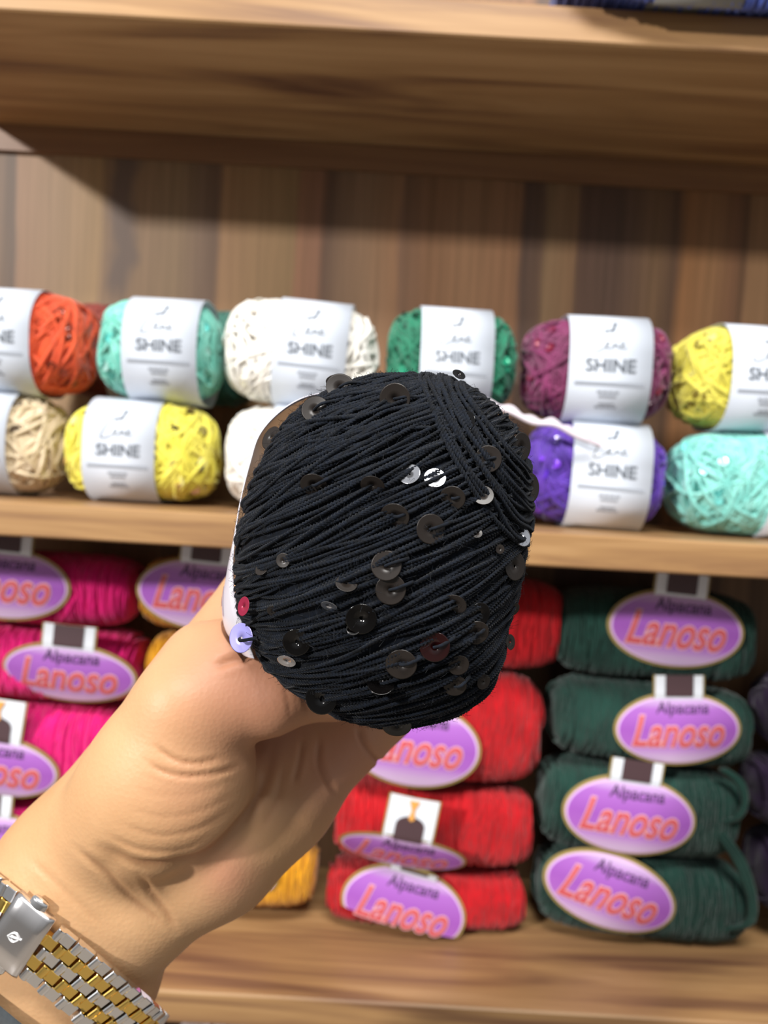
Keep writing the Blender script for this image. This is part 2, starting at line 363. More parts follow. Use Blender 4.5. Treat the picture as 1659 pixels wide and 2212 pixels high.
# ------------------------------------------------------------------ sequin yarn balls on the middle shelf
def yarn_mat(name, c1, c2, rough=0.55, sheen=0.3, scale=90):
    m = mat(name, c1, rough, spec=0.35, sheen=sheen); return noisy(m, c1, c2, scale)
_seq = {}
def shine_ball(label, x0, x1, lx0, lx1, tier, c1, c2, seqc, cy=None, Yc=0.565, roll=0, yaw=0, tilt=0, nseq=9, writing=True, Hh=0.0745, T=0.074, name='yarn_ball', shiny=False, lpaper=True):
    global _bi; _bi += 1
    d = 0.548
    cx = (x0 + x1) / 2; Ln = (x1 - x0) * d / F * 0.985
    p = at(cx, 900, Yc); z = ZM + Hh / 2 + tier * Hh + 0.0012
    if cy is not None: z = at(cx, cy, Yc)[2]
    t = thing(name, label, 'yarn ball', (p[0], Yc, z), (R(tilt), R(roll), R(yaw)), 'sequin yarn balls on the middle shelf')
    a, b, c = Ln / 2 - 0.0025, T / 2 - 0.003, Hh / 2 - 0.0032
    G = sup(a, b, c, 3.6, 2.9, 0.012, _bi)
    planes = []; r = np.random.default_rng(_bi)
    for k in range(66):
        an = r.normal(R(52), R(13)); ps = r.uniform(0, 6.28)
        planes.append(((math.cos(an), math.sin(an) * math.cos(ps), math.sin(an) * math.sin(ps)), r.normal(0, 0.012)))
    for k in range(10):
        planes.append(((1, r.normal(0, .12), r.normal(0, .12)), r.uniform(-.55, .55) * a))
    mb = MB(); core(mb, G, 0.1)
    P, Nn = wind(G, planes, 84, 0.13, r.uniform(-0.0006, 0.0008, 100)); strands(mb, P, Nn, 0.00155, 6, jit=0.0009)
    my = yarn_mat('yarn_' + c1.strip('#'), c1, c2, 0.4 if shiny else 0.6)
    mb.build('yarn', my, t)
    # paper band
    xo = ((lx0 + lx1) / 2 - cx) * 0.528 / F; w = (lx1 - lx0) * 0.528 / F
    ang = np.linspace(0, 2 * np.pi, 96, endpoint=False)
    D = np.stack([np.zeros(96), -np.cos(ang), np.sin(ang)], 1)
    gb = sup(a, b, c, 3.6, 2.9)
    rad = 1e-3 / (gb(D * 1e-3) + 1) + 0.0012
    pv = np.concatenate(mb.V); pv = pv[np.abs(pv[:, 0] - xo) < w / 2 + .002]
    pa = np.arctan2(pv[:, 2], -pv[:, 1]); pr_ = np.hypot(pv[:, 1], pv[:, 2]); kb = np.round(pa / (2 * np.pi) * 96).astype(int) % 96
    mxr = rad.copy(); np.maximum.at(mxr, kb, pr_ + .0004)
    mxr = np.maximum.reduce([np.roll(mxr, j) for j in range(-2, 3)]); rad = np.convolve(np.concatenate([mxr[-3:], mxr, mxr[:3]]), np.ones(7) / 7, 'valid')
    ring = D * rad[:, None]
    cl = np.vstack([ring, ring[:1]]); sl = np.concatenate([[0], np.cumsum(np.linalg.norm(np.diff(cl, axis=0), axis=1))])
    def fm(u, v, off=0.0):
        u = np.asarray(u, float); v = np.asarray(v, float); s = np.mod(v, sl[-1])
        aa = np.interp(s, sl, np.append(ang, 2 * np.pi)); rr = np.interp(s, sl, np.append(rad, rad[0])) + off
        return np.stack([u + xo, -np.cos(aa) * rr, np.sin(aa) * rr], -1)
    mb = MB(); xs = np.array([-w / 2, -w / 2 + .0002, w / 2 - .0002, w / 2]); 
    Go = np.stack([np.stack([np.full(96, x + xo), ring[:, 1], ring[:, 2]], 1) for x in (-w / 2, w / 2)])
    Gi = Go.copy(); Gi[:, :, 1:] *= 0.994
    mb.grid(np.concatenate([Go, Gi[::-1]]), cu=True, cv=True)
    lab = mb.build('paper_band', M_PAPER, t)
    if writing:
        k = w / 0.0505
        mb = MB(); put_text(mb, fm, 'SHINE', 0, -0.0005, 0.0300 * k, 0, 0.030); mb.build('lettering', M_INK, lab, smooth=False)
        mb = MB()
        em = np.array([(-.0048, .0205), (-.003, .0235), (-.001, .0222), (.0008, .0245), (.0015, .029), (.0036, .0302), (.0042, .0282), (.0028, .0255), (.002, .0215), (-.0005, .0205), (-.0025, .0212), (-.004, .019)]) * k
        mb.add(fm(em[:, 0], em[:, 1], .0003), polys=[list(range(len(em)))]); mb.build('emblem', M_INK, lab, smooth=False)
        mb = MB()
        scr = bez(np.array([(-.006, .0225), (-.0092, .0165), (-.012, .0105), (-.0125, .0078), (-.009, .0078), (-.004, .0105), (-.0015, .0135), (-.0032, .0136), (-.0035, .0105), (-.0005, .0098), (.0015, .0132), (.0012, .0108), (.003, .0128), (.0042, .0102), (.0062, .0118), (.0075, .0138), (.0058, .0132), (.0064, .0104), (.009, .0108)]) * k, 8)
        ribbon(mb, fm, scr, 0.0010); mb.build('script_logo', M_INKM, lab, smooth=False)
        mb = MB(); patch(mb, fm, -w * .42, w * .42, -.0128 * k, -.0106 * k, .0003); 
        for vv, ww in ((-.0165, .014), (-.0192, .011), (-.0245, .010), (-.0268, .014)):
            for q in range(4):
                u = -ww * k / 2 + q * ww * k / 4
                patch(mb, fm, u, u + ww * k / 4.8, vv * k - .0008, vv * k + .0008, .0003)
        mb.build('small_print', M_INKP, lab, smooth=False)
    # sequins
    for q in range(nseq):
        sc = seqc[q % len(seqc)]
        if sc not in _seq: _seq[sc] = sequin_mesh('sequin', 0.0034, mat('sequin_' + sc.strip('#'), sc, 0.16, 0.25, 0.8))
        side = r.choice([-1, 1]); u = side * r.uniform(.55, .97) * a if lpaper else r.uniform(-.95, .95) * a
        an = r.uniform(-1.25, 1.25); dd = np.array([0, -math.cos(an), math.sin(an)])
        lo, hi = 0, .08
        for _ in range(24):
            m_ = (lo + hi) / 2
            if G((np.array([u, 0, 0]) + dd * m_)[None])[0] < 0: lo = m_
            else: hi = m_
        if lo < 0.004: continue
        pt = np.array([u, 0, 0]) + dd * (lo + .0016)
        e = 1e-5; n = np.array([G((pt + np.eye(3)[k] * e)[None])[0] - G((pt - np.eye(3)[k] * e)[None])[0] for k in range(3)]); n /= np.linalg.norm(n)
        n = n + r.normal(0, .28, 3)
        s = link('sequin', _seq[sc], t); s.matrix_local = Matrix.Translation(pt) @ basis(n, r.uniform(0, 6))
    return t
_bi = 0
DK = ['#2a1c14', '#3a2a20', '#1c1512']
SB = shine_ball
SB('cream sequin yarn ball on the lower tier at the shelf left end', -170, 150, -85, 74, 0, '#e3d2b4', '#c9b592', ['#6b5e50', '#d9cbb0'], nseq=14, Hh=.0722)
SB('yellow sequin yarn ball on the lower tier beside the cream ball', 152, 486, 217, 374, 0, '#e6dd5e', '#d3c93e', ['#6b5a2a', '#e9e49a', '#d8ab88', '#4e4326'], nseq=22, Hh=.0722)
SB('white sequin yarn ball on the lower tier behind the held black ball', 490, 800, 600, 757, 0, '#ecebe6', '#dcd8cf', ['#f2eee8', '#e4dcd0'], shiny=True)
SB('grey yarn ball on the lower tier hidden behind the held black ball', 806, 1118, 890, 1047, 0, '#8a8a88', '#777777', ['#aaaaaa'], nseq=2)
SB('purple sequin yarn ball with slanted white band on the lower tier', 1126, 1440, 1222, 1392, 0, '#5a2fa6', '#42208a', ['#6a2fe0', '#8a4af0', '#2c1560'], nseq=16, roll=2, tilt=-6, yaw=-4)
SB('aqua sequin yarn ball on the lower tier at the shelf right end', 1446, 1790, 1628, 1800, 0, '#8fd6cc', '#6fbdb4', ['#7fe6e0', '#b8f4ee', '#3d9c96'], nseq=26, shiny=True)
SB('orange sequin yarn ball on the upper tier at the shelf left end', -128, 212, -44, 114, 1, '#dd5222', '#c2421a', ['#5e1d0e', '#7d2a14'], nseq=26, Hh=.0722)
SB('mint sequin yarn ball on the upper tier beside the orange ball', 216, 478, 292, 453, 1, '#7fcdbd', '#5fb5a4', ['#5fd6cc', '#3f9186', '#b4ece4'], nseq=22, Hh=.0722, shiny=True)
SB('glossy white yarn ball on the upper tier between mint and green balls', 476, 818, 597, 755, 1, '#f0efea', '#e0dcd3', ['#f4f1ea', '#e6ddd2'], shiny=True, nseq=12, roll=3)
SB('emerald green sequin yarn ball on the upper tier beside the white ball', 822, 1108, 886, 1044, 1, '#0f7a5a', '#0a6248', ['#0a3d2e', '#16936e', '#123028'], nseq=20, yaw=3)
SB('maroon sequin yarn ball on the upper tier above the purple ball', 1112, 1436, 1198, 1374, 1, '#7a2658', '#5e1b42', ['#7d1c38', '#3c1028', '#8c2a44'], nseq=22, yaw=-3)
SB('yellow sequin yarn ball on the upper tier at the shelf right end', 1440, 1770, 1520, 1688, 1, '#d8cf56', '#c2b83e', ['#8a7a30', '#e8e29a', '#6e5f26'], nseq=18)
# second row, peeping out at the back
for lab, x0, x1, la, lb, c1, c2 in (('dark red yarn ball peeping out between orange and mint balls', 120, 330, 252, 322, '#7c2a1c', '#642014'),
                            ('dark teal yarn ball peeping out behind mint and white balls', 380, 560, 384, 440, '#2f6a5c', '#22564a')):
    t = SB(lab, x0, x1, la, lb, 1, c1, c2, DK, Yc=0.628, nseq=3, writing=False, T=0.05, Hh=0.076)

# loose thread
mb = MB(); pts = [at(1040, 872, 0.522), at(1100, 888, 0.517), at(1150, 912, 0.515), at(1200, 918, 0.514), at(1245, 942, 0.516), at(1300, 962, 0.520)]
P = bez(pts, 8); mb.tube(P, 0.0017, 7); P2 = P + np.array([0, .001, .002]) + np.stack([np.zeros(len(P)), np.zeros(len(P)), .0012 * np.sin(np.arange(len(P)) * .9)], 1); mb.tube(P2, 0.0014, 7)
o = mb.build('loose_thread', mat('white_thread', '#dcd3dd', 0.5)); tag(o, 'loose white yarn end trailing over the top of the purple ball', 'thread')

# ------------------------------------------------------------------ wool skeins with oval labels
M_GOLD = mat('gold_print', '#9b8650', 0.4)
M_LILACR = mat('lilac_ring', '#dcb8e6', 0.4)
M_WHITE = mat('white_card', '#dde2ea', 0.3)
M_BROWN = mat('brown_window', '#4a363a', 0.5)
M_ORANGE = mat('orange_drop', '#e0a050', 0.5)
M_RED = mat('red_print', '#c8545a', 0.45)
M_PINK = mat('pink_outline', '#dfa9b0', 0.45)
M_BLACKT = mat('dark_print', '#4c3358', 0.5)
def lilac():
    m = mat('lilac_print', '#b46fcb', 0.28, spec=0.5); b = m.node_tree.nodes['Principled BSDF']
    at_ = N(m, 'ShaderNodeAttribute'); at_.attribute_name = 'label_height'
    r = ramp(m, [(0.0, '#d8c6dc'), (0.14, '#c9a9d2'), (0.30, '#a864bf'), (0.50, '#9d58b6'), (0.78, '#a869c0'), (0.92, '#cdb3d8'), (1.0, '#d6c6e0')])
    L(m, at_.outputs['Fac'], r.inputs[0]); L(m, r.outputs[0], b.inputs['Base Color']); return m
M_LILAC = lilac()
_sk = {}
SKG = 'wool skeins stacked on the lower shelf'
def skein(label, x0, x1, y0, y1, c1, c2, lab=None, Yc=0.593, T=0.066, roll=0.0, yaw=0.0, strap=True, vmin=-1.0, tall=False, fo=0.0, grp=SKG):
    global _bi; _bi += 1
    d = 0.583; cx, cy = (x0 + x1) / 2, (y0 + y1) / 2
    a = (x1 - x0) * d / F / 2; c = (y1 - y0) * d / F / 2; b = T / 2
    p = at(cx, cy, d); p2 = at(cx, cy, Yc)
    t = thing('wool_skein', label, 'wool skein', (p[0], Yc, max(p[2], ZL + c + .0004) if y1 < 2100 else p[2]), (0, R(roll), R(yaw)), grp); p = np.array(t.location)
    r = np.random.default_rng(_bi + 40)
    G = sup(a - .001, b - .0026, c - .0020, 4.6, 2.9, 0.006, _bi + 40)
    planes = []
    for k in range(130):
        an = abs(r.normal(0, R(9))); ps = r.uniform(0, 6.28)
        planes.append(((math.cos(an), math.sin(an) * math.cos(ps), math.sin(an) * math.sin(ps)), (k / 129 * 2 - 1) * a * .96 + r.normal(0, .0006)))
    for k in range(8):
        an = r.normal(R(32), R(8)); ps = r.uniform(0, 6.28)
        planes.append(((math.cos(an), math.sin(an) * math.cos(ps), math.sin(an) * math.sin(ps)), r.uniform(-.4, .4) * a))
    mb = MB(); core(mb, G, .1)
    P, Nn = wind(G, planes, 60, 0.13, r.uniform(-0.0004, 0.0003, 160)); strands(mb, P, Nn, 0.00115, 5, jit=0.0004)
    key = c1
    if key not in _sk:
        m = mat('wool_' + c1.strip('#'), c1, 0.85, spec=0.2, sheen=0.2); _sk[key] = noisy(m, c1, c2, 60)
    mb.build('yarn', _sk[key], t)
    if lab:
        lx, ly, lw, lh, lr, tl = lab
        df = Yc - b - 0.006
        q = at(lx, ly, df); u0, v0 = q[0] - p[0], q[2] - p[2]
        w, h = lw * df / F / 2, lh * df / F / 2 / max(.35, math.cos(R(tl)))
        cr, sr, ct, st = math.cos(R(lr)), math.sin(R(lr)), math.cos(R(tl)), math.sin(R(tl))
        Rc = 0.075
        def fm(u, v, off=0.0):
            u = np.asarray(u, float); v = np.asarray(v, float)
            yy = u * u / (2 * .30) + v * v / (2 * Rc) - off; zz = v
            y2 = yy * ct - zz * st; z2 = yy * st + zz * ct
            return np.stack([u0 + u * cr + z2 * sr, -b - 0.0034 - fo + y2, v0 - u * sr + z2 * cr], -1)
        def oval(k, off, vm=-1.0, pt=56, rings=7):
            th = np.linspace(0, 2 * np.pi, pt, endpoint=False); G_ = []
            for i in range(rings + 1):
                rr = max(i / rings, .004)
                uu = w * k * np.cos(th) * rr; vv = np.maximum(h * np.sin(th) * rr * (1 - (1 - k) * w / h), vm * h)
                G_.append(np.stack([uu, vv], -1))
            G_ = np.array(G_); X = fm(G_[..., 0].ravel(), G_[..., 1].ravel(), off).reshape(G_.shape[:2] + (3,))
            return X, (G_[..., 1] / h + 1) / 2
        mb = MB(); X, _ = oval(1.0, 0, vmin); mb.grid(X, cv=True); Xb, _ = oval(1.0, -0.0006, vmin); mb.grid(Xb[::-1], cv=True)
        card = mb.build('oval_label', M_GOLD, t)
        mb = MB(); X, _ = oval(0.955, 0.0003, vmin); mb.grid(X, cv=True); mb.build('label_ring', M_LILACR, card)
        mb = MB(); X, hh = oval(0.925, 0.0006, vmin); mb.grid(X, cv=True); o = mb.build('label_print', M_LILAC, card)
        at_ = o.data.attributes.new('label_height', 'FLOAT', 'POINT'); at_.data.foreach_set('value', hh.ravel().astype(np.float32))
        lo_ = vmin * h if vmin > -1 else -1
        mb = MB(); put_text(mb, fm, 'Lanoso', 0, -.03 * h, 1.42 * w, 0.32, 0.042, .0008, 1.4); mb.build('lettering_outline', M_PINK, card, smooth=False)
        mb = MB(); put_text(mb, fm, 'Lanoso', 0, -.03 * h, 1.42 * w, 0.32, 0.012, .0011, 1.4); mb.build('lettering', M_RED, card, smooth=False)
        mb = MB(); put_text(mb, fm, 'Alpacana', .05 * w, .56 * h, .82 * w, 0.15, 0.012, .0009, 1.1); mb.build('small_lettering', M_BLACKT, card, smooth=False)
        if strap:
            sw = .40 * w; v1 = h * .80; v2 = h * .80 + (0.034 if tall else 0.005 if vmin > -1 else 0.019)
            def fs(u, v, off=0.0):                       # the strap runs up from the oval and lies back over the skein
                e = fm(u, np.minimum(v, v1), off); ex = np.maximum(np.asarray(v, float) - v1, 0)
                base = fm(np.asarray(u, float), np.full(np.shape(v), v1), off)
                return np.where((ex > 0)[..., None], base + np.stack([ex * sr, ex * .02 - .0012 * np.minimum(ex / .004, 1), ex * cr * .96], -1), e)
            mb = MB(); patch(mb, fs, -sw, sw, v1 - .002, v2, -.0002, 3, 12); sp = mb.build('label_strap', M_GOLD, t)
            mb = MB(); patch(mb, fs, -sw * .93, sw * .93, v1 - .004, v2, .0003, 3, 12); mb.build('strap_print', M_WHITE, sp)
            mb = MB()
            if tall:
                vs = np.concatenate([np.linspace(v1 + .001, v1 + .013, 8), v1 + .013 + .0075 * np.sin(np.linspace(.2, 1.55, 8))])
                ws = np.concatenate([np.full(8, .55), .55 * np.cos(np.linspace(.2, 1.55, 8))]) * sw
                gu = np.linspace(-1, 1, 7)[None] * ws[:, None]; gv = np.repeat(vs[:, None], 7, 1)
                mb.grid(fs(gu.ravel(), gv.ravel(), .0010).reshape(16, 7, 3)); mb.build('strap_window', M_BROWN, sp, smooth=False)
                mb = MB(); A = np.array([(-.12 * sw, v1 + .019), (.0, v1 + .0175), (.12 * sw, v1 + .019), (.05 * sw, v1 + .026), (.2 * sw, v1 + .033), (-.2 * sw, v1 + .033), (-.05 * sw, v1 + .026)])
                mb.add(fs(A[:, 0], A[:, 1], .0016), polys=[[0, 1, 2], [0, 2, 3, 6], [3, 4, 5, 6]]); mb.build('drop_motif', M_ORANGE, sp, smooth=False)
            else:
                patch(mb, fs, -sw * .55, sw * .55, v1 + .003, v2 + .0004, .0010, 3, 12); mb.build('strap_window', M_BROWN, sp)
    return t

PK, MU, RD, GR, PU = ('#e01577', '#c40f66'), ('#d99a1c', '#bd8212'), ('#bd0f1b', '#a20a14'), ('#193f36', '#123029'), ('#280f36', '#1d0a29')
skein('hot pink wool skein, topmost of its stack, touching the middle shelf', -140, 302, 1192, 1350, *PK, lab=(0, 1264, 292, 162, 3, 0))
skein('hot pink wool skein, second from top of the pink stack', -145, 312, 1350, 1512, *PK, lab=(143, 1462, 300, 145, 3, 18))
skein('hot pink wool skein, third from top of the pink stack, brightly lit', -140, 300, 1512, 1722, *PK, lab=(-22, 1664, 292, 150, 6, 8), tall=True)
skein('hot pink wool skein, fourth from top of the pink stack', -135, 300, 1722, 1858, *PK, lab=(-45, 1838, 292, 170, 3, 0))
skein('hot pink wool skein at the bottom of the pink stack behind the arm', -135, 300, 1880, 1964, *PK)
skein('mustard yellow wool skein, topmost of its stack, touching the middle shelf', 304, 690, 1205, 1368, *MU, lab=(434, 1287, 296, 164, 3, 0))
skein('mustard yellow wool skein, second from top, left of the thumb', 314, 690, 1368, 1520, *MU)
skein('mustard yellow wool skein in the middle of its stack behind the hand', 304, 690, 1520, 1675, *MU)
skein('mustard yellow wool skein, fourth from top behind the hand', 304, 690, 1675, 1815, *MU)
skein('mustard yellow wool skein at the bottom, showing under the palm', 320, 694, 1815, 1945, *MU, lab=(468, 1895, 270, 130, 6, 10), strap=False, Yc=0.59)
skein('red wool skein, topmost of the red stack, behind the held ball', 760, 1232, 1242, 1452, *RD, Yc=0.605)
skein('large red wool skein, second from top, label partly under the held ball', 745, 1176, 1445, 1690, *RD, lab=(896, 1612, 296, 192, 5, -4), strap=False, fo=.004)
skein('red wool skein with white arched strap and squashed oval label', 712, 1160, 1690, 1868, *RD, lab=(868, 1838, 284, 104, 8, 36), tall=True, fo=.010)
skein('red wool skein at the bottom of the red stack with cropped oval label', 694, 1145, 1878, 2000, *RD, lab=(872, 1972, 288, 186, 13, -4), vmin=-.35)
skein('dark green wool skein, topmost of the green stack, in shade', 1200, 1640, 1275, 1475, *GR, lab=(1467, 1363, 304, 176, 3, 0), strap=True, Yc=0.6)
skein('dark green wool skein, second from top of the green stack', 1186, 1625, 1475, 1648, *GR, lab=(1470, 1580, 282, 166, -5, 0), roll=2)
skein('dark green wool skein, third from top, upright oval label', 1160, 1600, 1648, 1846, *GR, lab=(1362, 1770, 300, 182, 3, 0), roll=2, fo=.0025)
skein('dark green wool skein at the bottom of the green stack, tilted label', 1154, 1618, 1846, 2022, *GR, lab=(1320, 1942, 312, 176, 14, 0), strap=False, roll=3)
skein('dark purple wool skein in deep shade at the top right', 1650, 2050, 1460, 1640, *PU)
skein('dark purple wool skein, middle one at the right edge', 1618, 2050, 1640, 1800, *PU)
skein('dark purple wool skein at the bottom right edge', 1628, 2050, 1800, 1990, *PU)
# hanging loop of the green stack
mb = MB()
for off in range(3):
    P = bez([at(1555 + off * 5, 1660, .566), at(1592 + off * 6, 1690, .563), at(1606 + off * 3, 1735, .562), at(1588 + off * 3, 1768, .563), at(1550, 1778, .566)], 8); mb.tube(P, .0016, 6)
    P = bez([at(1540 + off * 8, 1790, .566), at(1588 + off * 9, 1860, .561), at(1618 + off * 6, 1940, .560), at(1612 + off * 5, 1995, .561), at(1560, 2008, .566)], 8); mb.tube(P, .0019, 6)
o = mb.build('yarn_loop', _sk[GR[0]]); tag(o, 'loose dark green yarn loops hanging at the right end of the green stack', 'yarn loop')

# blue yarn on the upper shelf
def upper_skein():
    global _bi; _bi += 1
    p = at(1500, 0, 0.51); a, b, c = 0.125, 0.042, 0.04
    t = thing('wool_skein', 'blue wool skein with grey band on the upper shelf at top right', 'wool skein', (p[0] + .03, 0.506, ZU + TH + c + .0024), (0, 0, 0))
    G = sup(a, b - .001, c - .001, 4, 5, .006, 5); planes = [((math.cos(q), math.sin(q) * .6, math.sin(q) * .8), (k / 79 * 2 - 1) * a * .95) for k, q in zip(range(80), RNG.normal(0, .18, 80))]
    mb = MB(); core(mb, G, .1); P, Nn = wind(G, planes, 60, .15); strands(mb, P, Nn, .0016, 5, jit=.0004)
    def droop(V):                                     # the overhanging front sags past the shelf edge
        V = np.array(V); f = np.clip((.4855 - .506 - V[..., 1]) / .010, 0, 1); V[..., 2] -= .0095 * f * f * (3 - 2 * f); return V
    mb.V = [droop(v) for v in mb.V]
    mb.build('yarn', noisy(mat('wool_blue', '#3d52a8', .85, sheen=.3), '#3d52a8', '#5668ba', 50), t)
    ang = np.linspace(0, 2 * np.pi, 64, endpoint=False); D = np.stack([np.zeros(64), np.cos(ang), np.sin(ang)], 1)
    rg = D * (1e-3 / (sup(a, b, c, 4, 5)(D * 1e-3) + 1) * 1.0 + .0005)[:, None]
    rg[:, 2] = np.maximum(rg[:, 2], -c)
    mb = MB(); xm = at(1487, 20, .49)[0] - p[0] - .03
    mb.grid(np.stack([rg + [xm - .026, 0, 0], rg + [xm + .026, 0, 0], rg * .985 + [xm + .026, 0, 0], rg * .985 + [xm - .026, 0, 0]]), cu=True, cv=True)
    mb.V = [droop(v) for v in mb.V]
    mb.build('paper_band', mat('grey_paper', '#8a8a86', .5), t)
upper_skein()
# tops of the skeins on the level below
skein('navy wool skein just below the lower shelf at the wrist', 150, 352, 2216, 2380, '#26264f', '#1c1c40', Yc=.585, grp='skeins below the lower shelf')
skein('pale lilac grey wool skein just below the lower shelf', 354, 760, 2222, 2400, '#c8bfc0', '#b5aab0', Yc=.585, grp='skeins below the lower shelf')

# ------------------------------------------------------------------ held black ball: outline in the picture plane, superelliptic in depth
BC = campt(828, 1188, 0.197); BZ = 0.038
OUT = np.array([(560, 110), (700, 75), (860, 48), (960, 42), (1080, 66), (1200, 90), (1300, 140), (1400, 210), (1500, 310), (1548, 400), (1570, 520), (1577, 650), (1575, 800), (1562, 950), (1540, 1080), (1510, 1190), (1475, 1300), (1452, 1420), (1435, 1540), (1390, 1650), (1300, 1750), (1200, 1815), (1060, 1855), (920, 1866), (750, 1852), (600, 1815), (500, 1762), (380, 1690), (270, 1610), (200, 1540), (150, 1440), (100, 1330), (68, 1200), (62, 1080), (75, 900), (105, 730), (160, 580), (230, 440), (310, 320), (400, 210), (470, 160)], float) * (700 / 1659) + np.array([480, 780])
_o = np.array([(x - 828, -(y - 1188)) for x, y in OUT]) * 0.197 / F
_th = np.arctan2(_o[:, 1], _o[:, 0]); _r = np.hypot(_o[:, 0], _o[:, 1]) * 0.965 - 0.0009
_s = np.argsort(_th); _th, _r = _th[_s], _r[_s]
_tt = np.linspace(-np.pi, np.pi, 721); _rr = np.interp(_tt, _th, _r, period=2 * np.pi)
_rr = np.convolve(np.concatenate([_rr[-13:-1], _rr, _rr[1:13]]), np.ones(25) / 25, 'valid')
def GB(p):
    th = np.arctan2(p[..., 1], p[..., 0]); rho = np.hypot(p[..., 0], p[..., 1])
    return ((rho / np.interp(th, _tt, _rr)) ** 2.35 + (np.abs(p[..., 2]) / BZ) ** 2.35) ** (1 / 2.35) - 1
def ball_sdf(p):                                        # camera frame, rough distance
    q = p - BC; return GB(q) * np.minimum(np.linalg.norm(q, axis=-1) / (GB(q) + 1 + 1e-9), .05)
BALL = thing('yarn_ball', 'black sequin yarn ball held up in the hand in front of shelves', 'yarn ball', c2w(BC))
BALL.matrix_world = Matrix.Translation(c2w(BC)) @ CAM.to_3x3().to_4x4() @ Matrix.Diagonal((1, 1, -1, 1))
# the empty above mirrors z; keep it a plain rotation instead
BALL.matrix_world = Matrix.Translation(c2w(BC)) @ CAM.to_3x3().to_4x4()
FL = np.array([1, 1, -1.0])                             # camera frame (z away) -> empty frame (z toward the eye)
M_BLACK = noisy(mat('black_yarn', '#12161d', 0.8, spec=0.18, sheen=0.06), '#04070d', '#0a121e', 900, detail=3)
mb = MB()
t_ = np.linspace(1e-3, np.pi - 1e-3, 48); p_ = np.linspace(0, 2 * np.pi, 72, endpoint=False)
D_ = np.stack([np.sin(t_)[:, None] * np.cos(p_), np.sin(t_)[:, None] * np.sin(p_), np.cos(t_)[:, None] * np.ones(72)], -1)
mb.grid(D_ * (1e-3 / (GB(D_ * 1e-3) + 1))[..., None] * .985 * FL, cv=True)
planes = []; lift = []
for k in range(120):
    h = (k / 119 * 2 - 1) * 0.045; f = h / 0.045
    ang = R(22 + 5 * f + RNG.normal(0, 2.2)); g = 0.16 - 0.30 * f + RNG.normal(0, .05)
    planes.append(((-math.sin(ang), math.cos(ang), -g), h + RNG.normal(0, .0004))); lift.append(RNG.uniform(-.0005, .0002))
for k in range(110):
    h = RNG.uniform(-1, 1) * 0.044; f = h / 0.044
    ang = R(23 + 6 * f + RNG.normal(0, 4)); g = 0.14 - 0.28 * f + RNG.normal(0, .10)
    planes.append(((-math.sin(ang), math.cos(ang), -g), h)); lift.append(RNG.uniform(.0000, .0008))
for k in range(34):
    ang = R(17 + RNG.normal(0, 5)); g = RNG.uniform(-.25, .1)
    planes.append(((-math.sin(ang), math.cos(ang), -g), RNG.uniform(.026, .043))); lift.append(RNG.uniform(-.0002, .0005))
def keep(planes, lift):
    a, b = [], []
    for (n, h), l in zip(planes, lift):
        n = np.array(n); n = n / np.linalg.norm(n)
        if GB((n * h)[None])[0] < -.06: a.append((n, h)); b.append(l)
    return a, b
planes, lift = keep(planes, lift)
P, Nn = wind(GB, planes, 300, 0.09, lift)
strands(mb, P * FL, Nn * FL, 0.00050, 9, 3, 420, jit=0.00030, var=.22)
# the bundle that crosses over the upper right shoulder
planes = []; lift = []
for k in range(26):
    q = k / 25
    ang = R(-58 + 9 * q + RNG.normal(0, 1.5)); g = 0.30 - 0.05 * q
    planes.append(((-math.sin(ang), math.cos(ang), -g), 0.0325 + 0.0115 * q + RNG.normal(0, .0003))); lift.append(RNG.uniform(.0004, .0015))
planes, lift = keep(planes, lift)
P, Nn = wind(GB, planes, 300, 0.09, lift)
strands(mb, P * FL, Nn * FL, 0.00050, 9, 3, 420, jit=0.00028, var=.2)
# fuzz fibres
def surf(px, py):                                       # where the pixel's ray first meets the ball
    ds = np.linspace(0.15, 0.245, 400); pts = np.stack([campt(px, py, d) for d in ds]) - BC
    v = GB(pts); i = np.argmax(v < 0)
    if v[i] >= 0: i = int(np.argmin(v))
    p = pts[i]; e = 1e-5
    n = np.array([(GB((p + np.eye(3)[k] * e)[None]) - GB((p - np.eye(3)[k] * e)[None]))[0] for k in range(3)]); n /= np.linalg.norm(n)
    return p, n
for k in range(4200):
    d = RNG.normal(0, 1, 3); d /= np.linalg.norm(d); p = d * (1e-3 / (GB((d * 1e-3)[None]) + 1))
    t1 = RNG.normal(0, 1, 3); t1 -= d * (t1 @ d); t1 /= np.linalg.norm(t1); ln = RNG.uniform(.0012, .0034)
    c = np.array([p + d * .0003, p + t1 * ln * .5 + d * RNG.uniform(.0006, .0018), p + t1 * ln + d * RNG.uniform(.0006, .0022)])
    mb.tube(c * FL, 0.000034, 3)
mb.build('yarn', M_BLACK, BALL)

